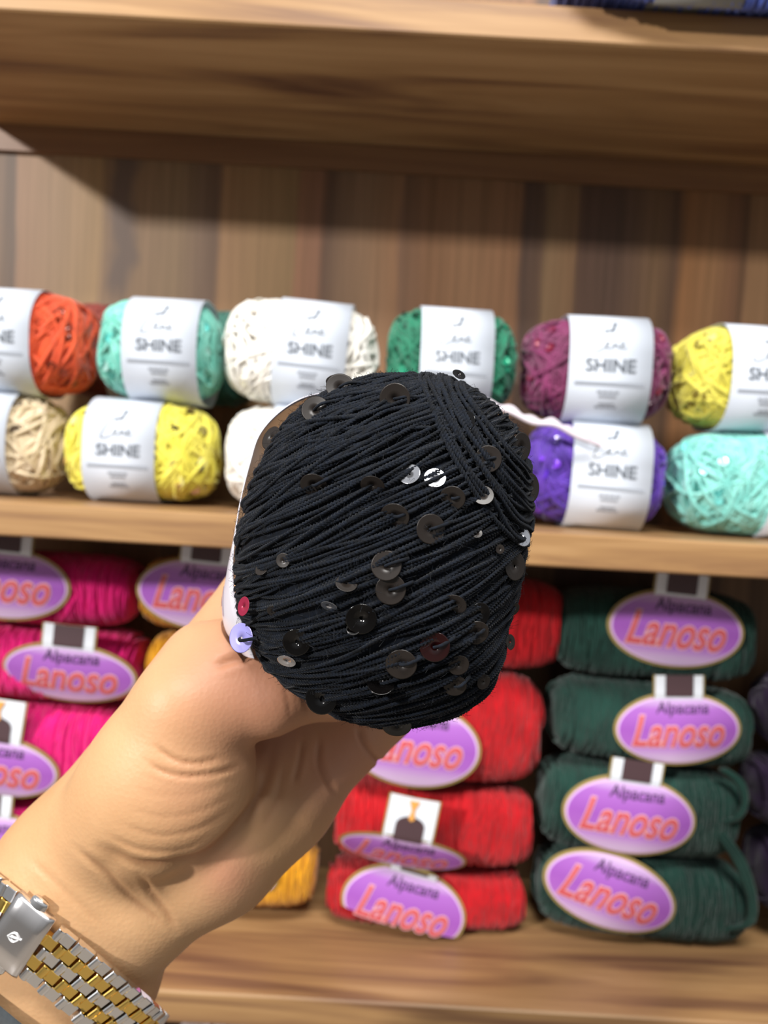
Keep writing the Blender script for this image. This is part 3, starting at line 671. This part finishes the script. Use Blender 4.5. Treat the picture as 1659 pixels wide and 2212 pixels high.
# sequins on the black ball: photo position, radius, how far the disc leans, turn of the lean
M_SEQ = mat('black_sequin', '#221d1a', 0.36, 0.0, 0.35)
M_SEQG = mat('gloss_black_sequin', '#060505', 0.10, 0.0, 0.4)
M_SEQL = mat('lavender_glint_sequin', '#a9a4ee', 0.3, 0.3, 0.6)  # black sequin catching light: the lavender glint is painted as its colour
M_SEQR = mat('white_glint_sequin', '#c9cbd2', 0.15, 0.9, 0.6)  # black sequins too; pale metal stands in for their white glint
M_SEQD = mat('dark_red_sequin', '#1d0606', 0.12, 0.0, 0.5)
M_SEQK = mat('red_reflection_sequin', '#8a1c3a', 0.3, 0.2, 0.5)  # a red reflection on a black sequin, put into the base colour
SEQ = [(612, 158, 74, .35, 80, 0), (490, 268, 72, .35, 120, 0), (588, 118, 52, .8, 100, 1), (885, 215, 80, .12, 200, 0), (1205, 88, 36, .8, 60, 1), (1345, 512, 70, .15, 20, 0), (1512, 445, 72, .75, 0, 0),
       (480, 640, 70, .55, 250, 0), (772, 642, 64, .6, 250, 0), (958, 585, 58, .5, 120, 3), (1085, 603, 58, .46, 84, 3), (1170, 705, 66, .35, 250, 0), (1318, 690, 56, .4, 80, 0), (885, 795, 76, .5, 245, 0),
       (1060, 860, 80, .3, 0, 0), (840, 1045, 80, .1, 90, 0), (862, 1165, 80, .1, 270, 0), (330, 1020, 38, .3, 180, 0), (222, 1060, 42, .7, 140, 0), (1478, 1045, 75, .7, 0, 0), (1400, 960, 24, .3, 0, 0), (1290, 880, 30, .5, 80, 0),
       (715, 1310, 80, .22, 275, 1), (676, 1360, 36, .4, 100, 1), (1080, 1450, 78, .2, 280, 4), (395, 1425, 72, .3, 240, 1), (158, 1390, 76, .55, 180, 2), (170, 1240, 50, .8, 170, 5), (915, 1535, 80, .35, 260, 0),
       (520, 1705, 82, .3, 230, 1), (815, 1635, 72, .5, 90, 1), (1200, 1545, 54, .45, 300, 0), (1182, 1645, 60, .45, 280, 0), (1285, 1385, 66, .45, 300, 0), (1300, 1290, 62, .5, 330, 1), (1180, 1240, 62, .6, 250, 0),
       (1322, 1630, 40, .6, 330, 0), (895, 1845, 76, .7, 270, 1), (340, 1525, 50, .85, 250, 3), (552, 1250, 44, .88, 250, 3), (1556, 650, 76, .8, 0, 0), (1515, 890, 62, .7, 25, 3), (1232, 325, 60, .5, 140, 1),
       (640, 1135, 56, .6, 80, 0), (268, 405, 66, .8, 150, 0), (278, 1272, 34, .6, 250, 0), (1470, 1265, 40, .7, 320, 0), (1455, 1435, 40, .8, 0, 0)]
SM = [M_SEQ, M_SEQG, M_SEQL, M_SEQR, M_SEQD, M_SEQK]
_sm = {}
for cx, cy, rp, lean, turn, mi in SEQ:
    px, py = cx * 700 / 1659 + 480, cy * 700 / 1659 + 780
    p, n = surf(px, py); d = p[2] + BC[2]
    rr = rp * 700 / 1659 * d / F
    key = (mi, round(rr, 4))
    if key not in _sm: _sm[key] = sequin_mesh('sequin', rr, SM[mi])
    view = -(p + BC); view /= np.linalg.norm(view)
    # lean: the disc is turned away from the eye by that much, towards the picture direction «turn»
    tilt_dir = np.array([math.cos(R(turn)), math.sin(R(turn)), 0])
    tilt_dir -= view * (tilt_dir @ view); tilt_dir /= np.linalg.norm(tilt_dir)
    nn = view * math.cos(lean * 1.2) + tilt_dir * math.sin(lean * 1.2)
    q = (p + n * (.0007 if mi == 3 else .0012 if lean < .45 else .0009) + n * (.0020 if mi in (2, 5) else 0)) * FL
    s = link('sequin', _sm[key], BALL); MS_ = Matrix.Translation(q) @ basis(nn * FL, RNG.uniform(0, 6)); s.matrix_local = MS_
    if mi == 2: s['label'] = 'black sequin at the ball edge, its lavender glint put into the colour'
    if mi == 3: s['label'] = 'black sequin coloured silver for its white glint'
    if rr > .0024 and mi in (0, 4, 2) and lean < .56:      # the thread that ties it down
        dirv = np.array([math.cos(R(18)), math.sin(R(18)), 0]); dirv -= n * (dirv @ n); dirv /= np.linalg.norm(dirv)
        c0 = p + n * (.0012 + (.0020 if mi == 2 else 0)); pts = np.array([c0 + nn * .0001 - dirv * .0003, c0 + nn * .0008 + dirv * rr * .25, c0 + nn * .0007 + dirv * rr * .7, p + n * .0006 + dirv * rr * 1.5])
        tb = MB(); tb.tube((bez(pts, 6)) * FL, np.linspace(.00030, .00042, 19), 7)
        th = tb.build('tie_thread', M_BLACK, s); th.matrix_parent_inverse = MS_.inverted()

# paper band of the black ball
BAND = [((1000, 960), .232, (1000, 965), .234, (1000, 970), .236), ((900, 890), .226, (900, 900), .231, (900, 915), .236), ((800, 855), .217, (800, 872), .226, (800, 890), .235), ((745, 850), .212, (748, 868), .222, (750, 890), .235), ((700, 849), .208, (705, 868), .22, (710, 900), .234), ((650, 861), .203, (656, 882), .217, (665, 912), .233),
        ((600, 893), .2, (607, 912), .215, (620, 945), .232), ((560, 940), .198, (567, 955), .213, (585, 985), .231), ((540, 1000), .197, (546, 1012), .212, (568, 1030), .23), ((520, 1080), .196, (526, 1088), .211, (550, 1095), .229),
        ((508, 1160), .196, (508, 1165), .21, (530, 1165), .228), ((503, 1225), .196, (492, 1232), .208, (512, 1228), .225), ((508, 1290), .196, (481, 1300), .207, (498, 1295), .222), ((524, 1350), .197, (488, 1360), .206, (503, 1352), .219), ((549, 1422), .2, (524, 1412), .207, (530, 1398), .217)]
cols = []
for (a, da, b_, db, c_, dc) in BAND:
    A, B_, C_ = campt(*a, da), campt(*b_, db), campt(*c_, dc)
    tq = np.linspace(0, 1, 9)[:, None]; cols.append((1 - tq) * (1 - 2 * tq) * A + 4 * tq * (1 - tq) * B_ + tq * (2 * tq - 1) * C_)
cols = np.array(cols); cols = np.stack([bez(cols[:, j], 6) for j in range(9)], 1)
nrm = np.cross(np.gradient(cols, axis=0), np.gradient(cols, axis=1)); nrm /= np.linalg.norm(nrm, axis=-1)[..., None]
if np.mean(nrm[..., 0]) > 0: nrm = -nrm
mb = MB(); Gc = np.concatenate([cols + nrm * .00012, (cols - nrm * .00012)[:, ::-1]], 1) - BC
mb.grid(Gc * FL, cv=True)
M_BANDP = mat('band_paper', '#d9d6e0', 0.28, spec=0.5)
band = mb.build('paper_band', M_BANDP, BALL)
mb = MB()
for j, (i0, i1) in enumerate(((70, 76), (71, 75), (69, 74))):
    for v in (3 + j,):
        seg = cols[i0:i1, v] + nrm[i0:i1, v] * .0004 - BC; sg2 = seg + (cols[i0:i1, v + 1] - cols[i0:i1, v]) * .35
        mb.grid(np.stack([seg, sg2], 1) * FL)
mb.build('small_print', mat('band_ink', '#a79aa8', .6), band, smooth=False)

# ------------------------------------------------------------------ the hand: one continuous body from a smooth distance field
DU, DV = np.array([.637, -.771]), np.array([.771, .637])          # along and across the forearm, in picture axes
def Q(s, t, d):
    px, py = np.array([0, 1838.0]) + DU * s + DV * t; return campt(px, py, d)
def cap(p, a, b, ra, rb):
    ba = b - a; h = np.clip(((p - a) @ ba) / (ba @ ba), 0, 1); return np.linalg.norm(p - a - h[..., None] * ba, axis=-1) - (ra + (rb - ra) * h)
AX = np.array([.637, .771, 0]); TX = np.array([.771, -.637, 0])
def ell(p, c, rs, rt, rz):
    q = p - c; v = np.stack([(q @ AX) / rs, (q @ TX) / rt, q[..., 2] / rz], -1); k = np.linalg.norm(v, axis=-1); return (k - 1) * min(rs, rt, rz)
mm = 1e-3
PR = []                                                            # (kind, args, blend radius)
def C(a, b, ra, rb, k): PR.append(('c', (a, b, ra * mm, rb * mm), k * mm))
def E(c, rs, rt, rz, k): PR.append(('e', (c, rs * mm, rt * mm, rz * mm), k * mm))
C(Q(-520, 105, .243), Q(70, 140, .226), 25, 18.5, 1)               # radial side of the forearm
C(Q(-520, 385, .243), Q(-100, 306, .230), 26, 21, 10); C(Q(-100, 306, .230), Q(105, 266, .226), 21, 18.5, 10)
C(Q(-520, 245, .240), Q(90, 205, .224), 26, 19, 10)
for t_0, d_0, r_0 in ((105, .243, 25), (245, .240, 26), (385, .243, 26)): C(Q(-820, t_0, d_0 + .004), Q(-520, t_0, d_0), r_0 + 2, r_0, 10)
C(Q(70, 140, .226), Q(770, 82, .252), 18.3, 12.2, 10)              # metacarpals
C(Q(80, 205, .230), Q(815, 225, .262), 16, 12, 10)
C(Q(90, 262, .230), Q(800, 335, .264), 16, 12, 10)
C(Q(140, 318, .227), Q(300, 362, .228), 16, 16.5, 10); C(Q(300, 362, .228), Q(470, 395, .236), 16.5, 14.5, 10); C(Q(470, 395, .236), Q(760, 443, .258), 14.5, 10.8, 10)
E(Q(345, 190, .215), 27, 21.5, 21, 5)                              # thenar
C(Q(200, 150, .217), campt(395, 1527, .211), 15, 12.9, 10)
C(campt(395, 1527, .211), campt(590, 1508, .213), 12.7, 10.2, 5)   # thumb
C(campt(590, 1508, .213), campt(715, 1490, .222), 10.2, 9.3, 3); C(campt(715, 1490, .222), campt(800, 1468, .230), 9.3, 7.8, 3)
C(Q(600, 76, .222), campt(520, 1400, .216), 11, 9, 10)              # web
for pts in ([(Q(770, 82, .252), 11), (campt(735, 1075, .270), 8.6), (campt(850, 930, .260), 7.6), (campt(925, 880, .245), 6.6)],
            [(Q(815, 225, .262), 11), (campt(890, 1120, .274), 9), (campt(1000, 1005, .262), 7.9), (campt(1050, 962, .246), 6.8)],
            [(Q(800, 335, .264), 10.8), (campt(945, 1240, .274), 8.5), (campt(1030, 1140, .260), 7.5), (campt(1070, 1095, .245), 6.5)],
            [(Q(760, 443, .258), 10), (campt(965, 1390, .266), 7.5), (campt(1025, 1310, .254), 6.6), (campt(1052, 1275, .243), 5.8)]):
    for (a, ra), (b, rb) in zip(pts[:-1], pts[1:]): C(a, b, ra, rb, 3)
def smin(a, b, k):
    h = np.clip(.5 + .5 * (b - a) / k, 0, 1); return b + (a - b) * h - k * h * (1 - h)
def hand_sdf(p):
    d = np.full(p.shape[:-1], .05)
    for kind, ar, k in PR: d = smin(d, cap(p, *ar) if kind == 'c' else ell(p, *ar), k)
    return d
def surface_nets(lo, hi, h):
    n = np.ceil((hi - lo) / h).astype(int) + 1; ax = [lo[i] + h * np.arange(n[i]) for i in range(3)]
    Fd = np.full(n, .05, np.float32)
    for kind, ar, k in PR:
        if kind == 'c': l = np.minimum(ar[0] - ar[2], ar[1] - ar[3]); u = np.maximum(ar[0] + ar[2], ar[1] + ar[3]); m_ = max(ar[2], ar[3]); l = np.minimum(ar[0], ar[1]) - m_; u = np.maximum(ar[0], ar[1]) + m_
        else: l = ar[0] - max(ar[1:]); u = ar[0] + max(ar[1:])
        pad = .014; i0 = np.clip(((l - pad - lo) / h).astype(int), 0, n); i1 = np.clip(((u + pad - lo) / h).astype(int) + 1, 0, n)
        if np.any(i1 <= i0): continue
        sl = tuple(slice(a, b) for a, b in zip(i0, i1))
        p = np.stack(np.meshgrid(*[ax[i][sl[i]] for i in range(3)], indexing='ij'), -1)
        v = cap(p, *ar) if kind == 'c' else ell(p, *ar)
        Fd[sl] = smin(Fd[sl], v, k)
    # press the ball's shape into the hand, so that skin closes on it without crossing it
    l, u = BC - .052, BC + .052; i0 = np.clip(((l - lo) / h).astype(int), 0, n); i1 = np.clip(((u - lo) / h).astype(int) + 1, 0, n)
    sl = tuple(slice(a, b) for a, b in zip(i0, i1)); p = np.stack(np.meshgrid(*[ax[i][sl[i]] for i in range(3)], indexing='ij'), -1)
    Fd[sl] = -smin(-Fd[sl], ball_sdf(p) - .0024, .0015)
    ins = Fd < 0
    c = ins[:-1, :-1, :-1].astype(np.int8)
    tot = np.zeros(np.array(Fd.shape) - 1, np.int8)
    for dx in (0, 1):
        for dy in (0, 1):
            for dz in (0, 1): tot += ins[dx:n[0] - 1 + dx, dy:n[1] - 1 + dy, dz:n[2] - 1 + dz]
    act = (tot > 0) & (tot < 8); idx = np.full(act.shape, -1, np.int32); ijk = np.argwhere(act); idx[act] = np.arange(len(ijk))
    acc = np.zeros((len(ijk), 3)); cnt = np.zeros(len(ijk))
    cor = [(a, b, c_) for a in (0, 1) for b in (0, 1) for c_ in (0, 1)]
    for A in cor:
        for B in cor:
            if sum(B) - sum(A) == 1 and all(b >= a for a, b in zip(A, B)):
                fa = Fd[tuple((ijk + A).T)]; fb = Fd[tuple((ijk + B).T)]; cr = (fa < 0) != (fb < 0)
                t = np.where(cr, fa / np.where(fa - fb == 0, 1, fa - fb), 0)
                pt = np.array(A) + t[:, None] * (np.array(B) - np.array(A)); acc += pt * cr[:, None]; cnt += cr
    V = lo + (ijk + acc / cnt[:, None]) * h
    qs = []
    for k in range(3):
        o1, o2 = [(1, 2), (2, 0), (0, 1)][k]
        a = [slice(None)] * 3; b = [slice(None)] * 3; a[k] = slice(0, -1); b[k] = slice(1, None)
        e = np.argwhere(ins[tuple(a)] != ins[tuple(b)])
        e = e[(e[:, o1] > 0) & (e[:, o2] > 0) & (e[:, o1] < act.shape[o1]) & (e[:, o2] < act.shape[o2])]
        f1 = np.zeros(3, int); f1[o1] = 1; f2 = np.zeros(3, int); f2[o2] = 1
        q = np.stack([idx[tuple((e - f1 - f2).T)], idx[tuple((e - f2).T)], idx[tuple(e.T)], idx[tuple((e - f1).T)]], 1)
        s = ins[tuple(e.T)]; q[~s] = q[~s][:, ::-1]; qs.append(q)
    q = np.concatenate(qs); q = q[(q >= 0).all(1)]
    return V, q
HV, HQ = surface_nets(np.array([-.20, -.225, .175]), np.array([.062, .062, .292]), .0008)
def vnorm(V, Qd):
    n = np.zeros_like(V); f = np.cross(V[Qd[:, 2]] - V[Qd[:, 0]], V[Qd[:, 3]] - V[Qd[:, 1]])
    for k in range(4): np.add.at(n, Qd[:, k], f)
    return n / (np.linalg.norm(n, axis=1)[:, None] + 1e-15)
def relax(V, Qd, it):
    for _ in range(it):
        a = np.zeros_like(V); c = np.zeros(len(V))
        for k in range(4):
            np.add.at(a, Qd[:, k], V[Qd[:, (k + 1) % 4]] + V[Qd[:, k - 1]]); np.add.at(c, Qd[:, k], 2)
        V = V * .5 + .5 * a / c[:, None]
    return V
lab_ = np.arange(len(HV))
for _ in range(400):                                   # drop stray specks: keep the one connected body
    m_ = lab_[HQ].min(1); new = lab_.copy()
    for k in range(4): np.minimum.at(new, HQ[:, k], m_)
    new = new[new]
    if (new == lab_).all(): break
    lab_ = new
big = np.bincount(lab_).argmax(); kp = lab_ == big; HQ = HQ[kp[HQ].all(1)]; HV = HV[kp]; HQ = (np.cumsum(kp) - 1)[HQ]
HV = relax(HV, HQ, 3); HN = vnorm(HV, HQ)
if np.mean(np.einsum('ij,ij->i', HN, HV - HV.mean(0))) < 0: HQ = HQ[:, ::-1]; HN = -HN
hx = HV[:, 0] * F / HV[:, 2] + W / 2; hy = -HV[:, 1] * F / HV[:, 2] + H / 2
front = HN[:, 2] < 0.25
GROOVE = [([(592, 1606), (572, 1690), (535, 1755), (470, 1822), (395, 1862), (300, 1866), (215, 1832)], 1.1, 9),
          ([(330, 1606), (375, 1640), (425, 1649), (485, 1637)], .8, 5), ([(312, 1640), (355, 1668), (410, 1677), (480, 1668), (525, 1650)], .8, 5),
          ([(285, 1700), (350, 1718), (430, 1712), (520, 1680)], .12, 6), ([(262, 1740), (350, 1765), (440, 1750), (525, 1705)], .15, 6), ([(245, 1775), (340, 1805), (430, 1790), (505, 1745)], .2, 6), ([(225, 1800), (300, 1835), (390, 1838), (460, 1805)], .25, 6),
          ([(160, 1828), (230, 1892), (300, 1952), (372, 2014)], .7, 7), ([(300, 1888), (345, 1950), (383, 2012)], .8, 7), ([(60, 1850), (140, 1925), (235, 2010)], .25, 7),
          ([(655, 1585), (650, 1640), (640, 1690)], .9, 6), ([(690, 1580), (700, 1650), (735, 1725)], .9, 6), ([(772, 1565), (792, 1612), (832, 1660)], 1.0, 6), ([(615, 1640), (600, 1720), (560, 1800)], .5, 8),
          ([(640, 1462), (655, 1500), (668, 1545)], .35, 5), ([(462, 1440), (505, 1426), (548, 1416)], .9, 9), ([(615, 1470), (622, 1510), (630, 1550)], .2, 5)]
disp = np.zeros(len(HV)); red = np.zeros(len(HV))
for pts, dep, wpx in GROOVE:
    pl = bez(pts, 6); dm = np.full(len(HV), 1e9); par = np.zeros(len(HV))
    for i in range(len(pl) - 1):
        a, b = pl[i], pl[i + 1]; ab = b - a; h = np.clip(((hx - a[0]) * ab[0] + (hy - a[1]) * ab[1]) / (ab @ ab), 0, 1)
        dd = np.hypot(hx - a[0] - h * ab[0], hy - a[1] - h * ab[1]); par = np.where(dd < dm, (i + h) / (len(pl) - 1), par); dm = np.minimum(dm, dd)
    fade = np.clip(np.minimum(par, 1 - par) * 5, 0.15, 1)
    disp -= dep * mm * fade * np.exp(-(dm / wpx) ** 2) * front
    disp += dep * mm * .22 * fade * np.exp(-((dm - 2.1 * wpx) / wpx) ** 2) * front
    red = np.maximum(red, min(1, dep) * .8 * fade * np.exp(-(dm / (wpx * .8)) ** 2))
# soft swellings: heel of the hand, tendon of the wrist
for bx, by, rad, amp in ((480, 1880, 60, 1.2), (240, 1864, 34, -1.0), (330, 1925, 28, .8), (395, 1870, 30, -.7), (690, 1640, 75, -3.0), (620, 1700, 45, -1.0)):
    disp += amp * mm * np.exp(-((hx - bx) ** 2 + (hy - by) ** 2) / rad ** 2) * front
HV = HV + HN * disp[:, None]
HV = relax(HV, HQ, 1)
bp_, bn_ = cols.reshape(-1, 3), nrm.reshape(-1, 3)       # skin gives way to the paper band it presses on
for _ in range(2):
    near = np.where((HV > bp_.min(0) - .004).all(1) & (HV < bp_.max(0) + .004).all(1))[0]
    for c0_ in range(0, len(near), 4000):
        ii = near[c0_:c0_ + 4000]; dv = HV[ii][:, None] - bp_[None]; j_ = np.argmin((dv ** 2).sum(-1), 1)
        v_ = dv[np.arange(len(ii)), j_]; s_ = (v_ * bn_[j_]).sum(1); lat = np.linalg.norm(v_ - s_[:, None] * bn_[j_], axis=1)
        mv = (lat < .0022) & (s_ < .0011) & (s_ > -.006); HV[ii[mv]] += bn_[j_[mv]] * (.0011 - s_[mv])[:, None]
pink = np.clip(np.maximum.reduce([np.exp(-((hx - 560) ** 2 + (hy - 1470) ** 2) / 210 ** 2), .9 * np.exp(-((hx - 760) ** 2 + (hy - 1640) ** 2) / 150 ** 2), .8 * np.exp(-((hx - 490) ** 2 + (hy - 1885) ** 2) / 70 ** 2), .45 * np.exp(-((hx - 420) ** 2 + (hy - 1700) ** 2) / 110 ** 2)]), 0, 1)
M_SKIN = mat('skin', '#d3a684', 0.5, spec=0.35, sss=0.12); b = M_SKIN.node_tree.nodes['Principled BSDF']
a1 = N(M_SKIN, 'ShaderNodeAttribute'); a1.attribute_name = 'blush'; a2 = N(M_SKIN, 'ShaderNodeAttribute'); a2.attribute_name = 'fold'
tc = N(M_SKIN, 'ShaderNodeTexCoord'); nz = N(M_SKIN, 'ShaderNodeTexNoise', Scale=28, Detail=5); L(M_SKIN, tc.outputs['Object'], nz.inputs['Vector'])
r0 = ramp(M_SKIN, [(.3, '#b98f66'), (.7, '#c69d74')]); L(M_SKIN, nz.outputs['Fac'], r0.inputs[0])
m1 = N(M_SKIN, 'ShaderNodeMix', data_type='RGBA'); L(M_SKIN, a1.outputs['Fac'], m1.inputs['Factor']); L(M_SKIN, r0.outputs[0], m1.inputs[6]); m1.inputs[7].default_value = lin('#b57f64')
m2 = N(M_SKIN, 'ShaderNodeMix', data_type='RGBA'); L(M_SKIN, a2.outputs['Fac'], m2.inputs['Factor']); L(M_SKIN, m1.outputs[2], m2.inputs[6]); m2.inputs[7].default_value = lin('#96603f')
L(M_SKIN, m2.outputs[2], b.inputs['Base Color'])
nf = N(M_SKIN, 'ShaderNodeTexVoronoi', Scale=900); L(M_SKIN, tc.outputs['Object'], nf.inputs['Vector'])
bp = N(M_SKIN, 'ShaderNodeBump', Strength=.13, Distance=.0004); L(M_SKIN, nf.outputs['Distance'], bp.inputs['Height']); L(M_SKIN, bp.outputs[0], b.inputs['Normal'])
ORI = Q(-100, 225, .235)
me = mesh_np('person', c2w(HV) - c2w(ORI), HQ); me.materials.append(M_SKIN)
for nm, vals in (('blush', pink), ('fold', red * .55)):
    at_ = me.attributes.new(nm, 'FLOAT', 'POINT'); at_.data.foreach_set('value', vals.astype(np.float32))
PERSON = link('person', me, None, c2w(ORI))
tag(PERSON, 'person reaching in from lower left, bare left hand holding the black ball', 'person')

# ------------------------------------------------------------------ loops round the wrist (watch and cuff) follow the arm's surface
def arm_loop(s, lift, n=120, tc=225, dc=.232):
    c = Q(s, tc, dc); a = np.linspace(0, 2 * np.pi, n, endpoint=False)
    zd = -c / np.linalg.norm(c); D = np.cos(a)[:, None] * TX + np.sin(a)[:, None] * zd
    lo = np.zeros(n); hi = np.full(n, .07)
    for _ in range(26):
        m_ = (lo + hi) / 2; ins = hand_sdf(c + D * m_[:, None]) < 0; lo = np.where(ins, m_, lo); hi = np.where(ins, hi, m_)
    return c + D * (lo + lift)[:, None]
mb = MB(); n = 120
ss = np.linspace(-258, -640, 26)
rg = [arm_loop(s, .0042 + .0010 * math.sin(i * .9) + (.0006 if i < 2 else 0), n) for i, s in enumerate(ss)]
inn = [arm_loop(s, .0016, n) for s in ss[::-1]]
mb.grid(np.array([c2w(g) for g in rg + inn]) - c2w(ORI), cu=True, cv=True)
mb.build('sleeve', noisy(mat('dark_knit', '#33383b', .9, sheen=.3), '#2b3033', '#3d4347', 300), PERSON)

M_STEEL = mat('polished_steel', '#f6f6f7', 0.15, 1.0); M_GOLDM = mat('polished_gold', '#ffd877', 0.17, 1.0); M_STEELD = mat('brushed_steel', '#efecec', 0.2, 1.0)
WATCH = thing('wristwatch', 'two tone steel and gold bracelet wristwatch worn on the wrist, clasp side up', 'wristwatch', c2w(ORI))
lp = arm_loop(-103, .0018, 720); seg = np.linalg.norm(np.roll(lp, -1, 0) - lp, axis=1); sl = np.concatenate([[0], np.cumsum(seg)]); PER = sl[-1]
lpc = np.vstack([lp, lp[:1]])
def on_loop(s):
    s = s % PER; p = np.array([np.interp(s, sl, lpc[:, k]) for k in range(3)])
    q = np.array([np.interp((s + .0015) % PER, sl, lpc[:, k]) for k in range(3)]); q0 = np.array([np.interp((s - .0015) % PER, sl, lpc[:, k]) for k in range(3)])
    t = (q - q0) / np.linalg.norm(q - q0); o = np.cross(t, AX); o /= np.linalg.norm(o)
    if o @ (p - lp.mean(0)) < 0: o = -o
    return p, t, o
cpx = lp[:, 0] * F / lp[:, 2] + W / 2; cpy = -lp[:, 1] * F / lp[:, 2] + H / 2
vis = lp[:, 2] < .232
iC = np.argmin(np.where(vis, np.hypot(cpx - 52, cpy - 2008), 1e9)); SC0 = sl[iC]
CL, BWD = 0.0122, 0.0168                                   # clasp length, bracelet width
def link_mesh(name, w, ln, th, m):
    mb = MB()
    rd = [(.10 + .22 - .2 * math.cos(q), .80 + .32 * math.sin(q)) for q in np.linspace(.25, math.pi - .25, 7)]
    pr = np.array([(-.5, 0), (-.5, .62), (-.45, .80), (.08, .80)] + rd + [(.5, .66), (.5, 0)]) * [ln, th]
    k = len(pr); G_ = np.array([np.stack([pr[:, 0], np.full(k, y * w), pr[:, 1] * q], 1) for y, q in ((-.5, .9), (-.45, 1), (.45, 1), (.5, .9))])
    mb.grid(G_, cv=True); mb.P += [list(range(k)), [3 * k + i for i in range(k)][::-1]]
    me = mesh_np(name, np.concatenate(mb.V), np.concatenate(mb.Q), None, mb.P, False); me.materials.append(m)
    return me
pit = 0.0060; cw = BWD / 5
MS, MG = link_mesh('steel_link', cw * .94, pit * .94, .0021, M_STEEL), link_mesh('gold_link', cw * .94, pit * .94, .0022, M_GOLDM)
def frame(s, across, out=0.0):
    p, t, o = on_loop(s); p = p + AX * across + o * out
    foot = np.array([p + t * a_ + AX * b_ for a_ in (-.003, 0, .003) for b_ in (-.0017, .0017)])
    p = p + o * max(0.0, .0009 - hand_sdf(foot).min())          # keep the metal on the skin, not in it
    X, Y, Z = t, np.cross(o, t), o
    m = np.eye(4); m[:3, 0], m[:3, 1], m[:3, 2], m[:3, 3] = c2w(X) - c2w(np.zeros(3)), c2w(Y) - c2w(np.zeros(3)), c2w(Z) - c2w(np.zeros(3)), c2w(p)
    m[:3, 3] -= c2w(ORI)
    if np.linalg.det(m[:3, :3]) < 0: m[:3, 1] *= -1
    return Matrix(m)
free = PER - CL - 0.026; nrow = int(free / 2 / pit)
for side in (1, -1):
    for k in range(nrow):
        for c in range(5):
            s0 = SC0 + side * (CL / 2 + pit * (k + (0 if c % 2 else .5)) + .0004)
            o = link('gold_link' if c % 2 else 'steel_link', MG if c % 2 else MS, WATCH); o.matrix_local = frame(s0, (c - 2) * cw)
            if k == 0: o['label'] = 'gold link' if c % 2 else 'steel link'
mb = MB(); 
ths = np.linspace(-CL / 2, CL / 2, 9); prof = []
for i, x in enumerate(ths):
    e = abs(x) / (CL / 2); z = .0030 * (1 - .25 * e ** 6); prof.append([(x, y * BWD * .53, zz) for y, zz in ((-1, .0004), (-1, z * .75), (-.9, z), (-.4, z * 1.06), (.4, z * 1.06), (.9, z), (1, z * .75), (1, .0004))])
mb.grid(np.array(prof), cv=True); mb.P += [list(range(8)), [64 + i for i in range(8)][::-1]]
cla = mb.build('clasp', M_STEELD, WATCH); cla.matrix_local = frame(SC0, 0, .0004)
for sgn in (-1, 1):
    mb = MB(); a = np.linspace(0, 2 * np.pi, 20, endpoint=False)
    mb.grid(np.array([[(math.cos(q) * .0026 * k, sgn * (BWD * .53 + y), .0014 + math.sin(q) * .0012 * k) for q in a] for k, y in ((1, -.001), (1, .0012), (.85, .0019), (.02, .0021))]), cv=True)
    mb.build('push_button', M_STEEL, cla)
# emblem on the clasp: a leaf outline with a straight midrib
mb = MB(); e = 0.0029
lf = bez(np.array([(0, 1.0), (.45, .55), (.62, .05), (.35, -.45), (0, -.75), (-.35, -.45), (-.62, .05), (-.45, .55), (0, 1.0)]) * e * .62, 6)
ang = R(20); rot = np.array([[math.cos(ang), -math.sin(ang)], [math.sin(ang), math.cos(ang)]])
for pl in (lf, np.array([(0, 1.1), (0, 0), (0, -1.15)]) * e * .62):
    q = np.asarray(pl); q = q @ np.array([[0, 1], [1, 0]]) @ rot.T; mb.tube(np.column_stack([q, np.full(len(q), .00335)]), .00022, 6)
mb.build('emblem', mat('emblem_silver', '#f4f5f7', .25, .6), cla)
# watch head on the far side of the wrist
sH = SC0 + PER / 2; mb = MB(); a = np.linspace(0, 2 * np.pi, 40, endpoint=False)
mb.grid(np.array([[(math.cos(q) * r_, math.sin(q) * r_, z) for q in a] for r_, z in ((.0122, .0), (.0130, .002), (.0130, .0055), (.0115, .0072), (.0108, .0070), (.0001, .0070))]), cv=True)
hd = mb.build('watch_case', M_STEEL, WATCH); hd.matrix_local = frame(sH, 0, .0032)
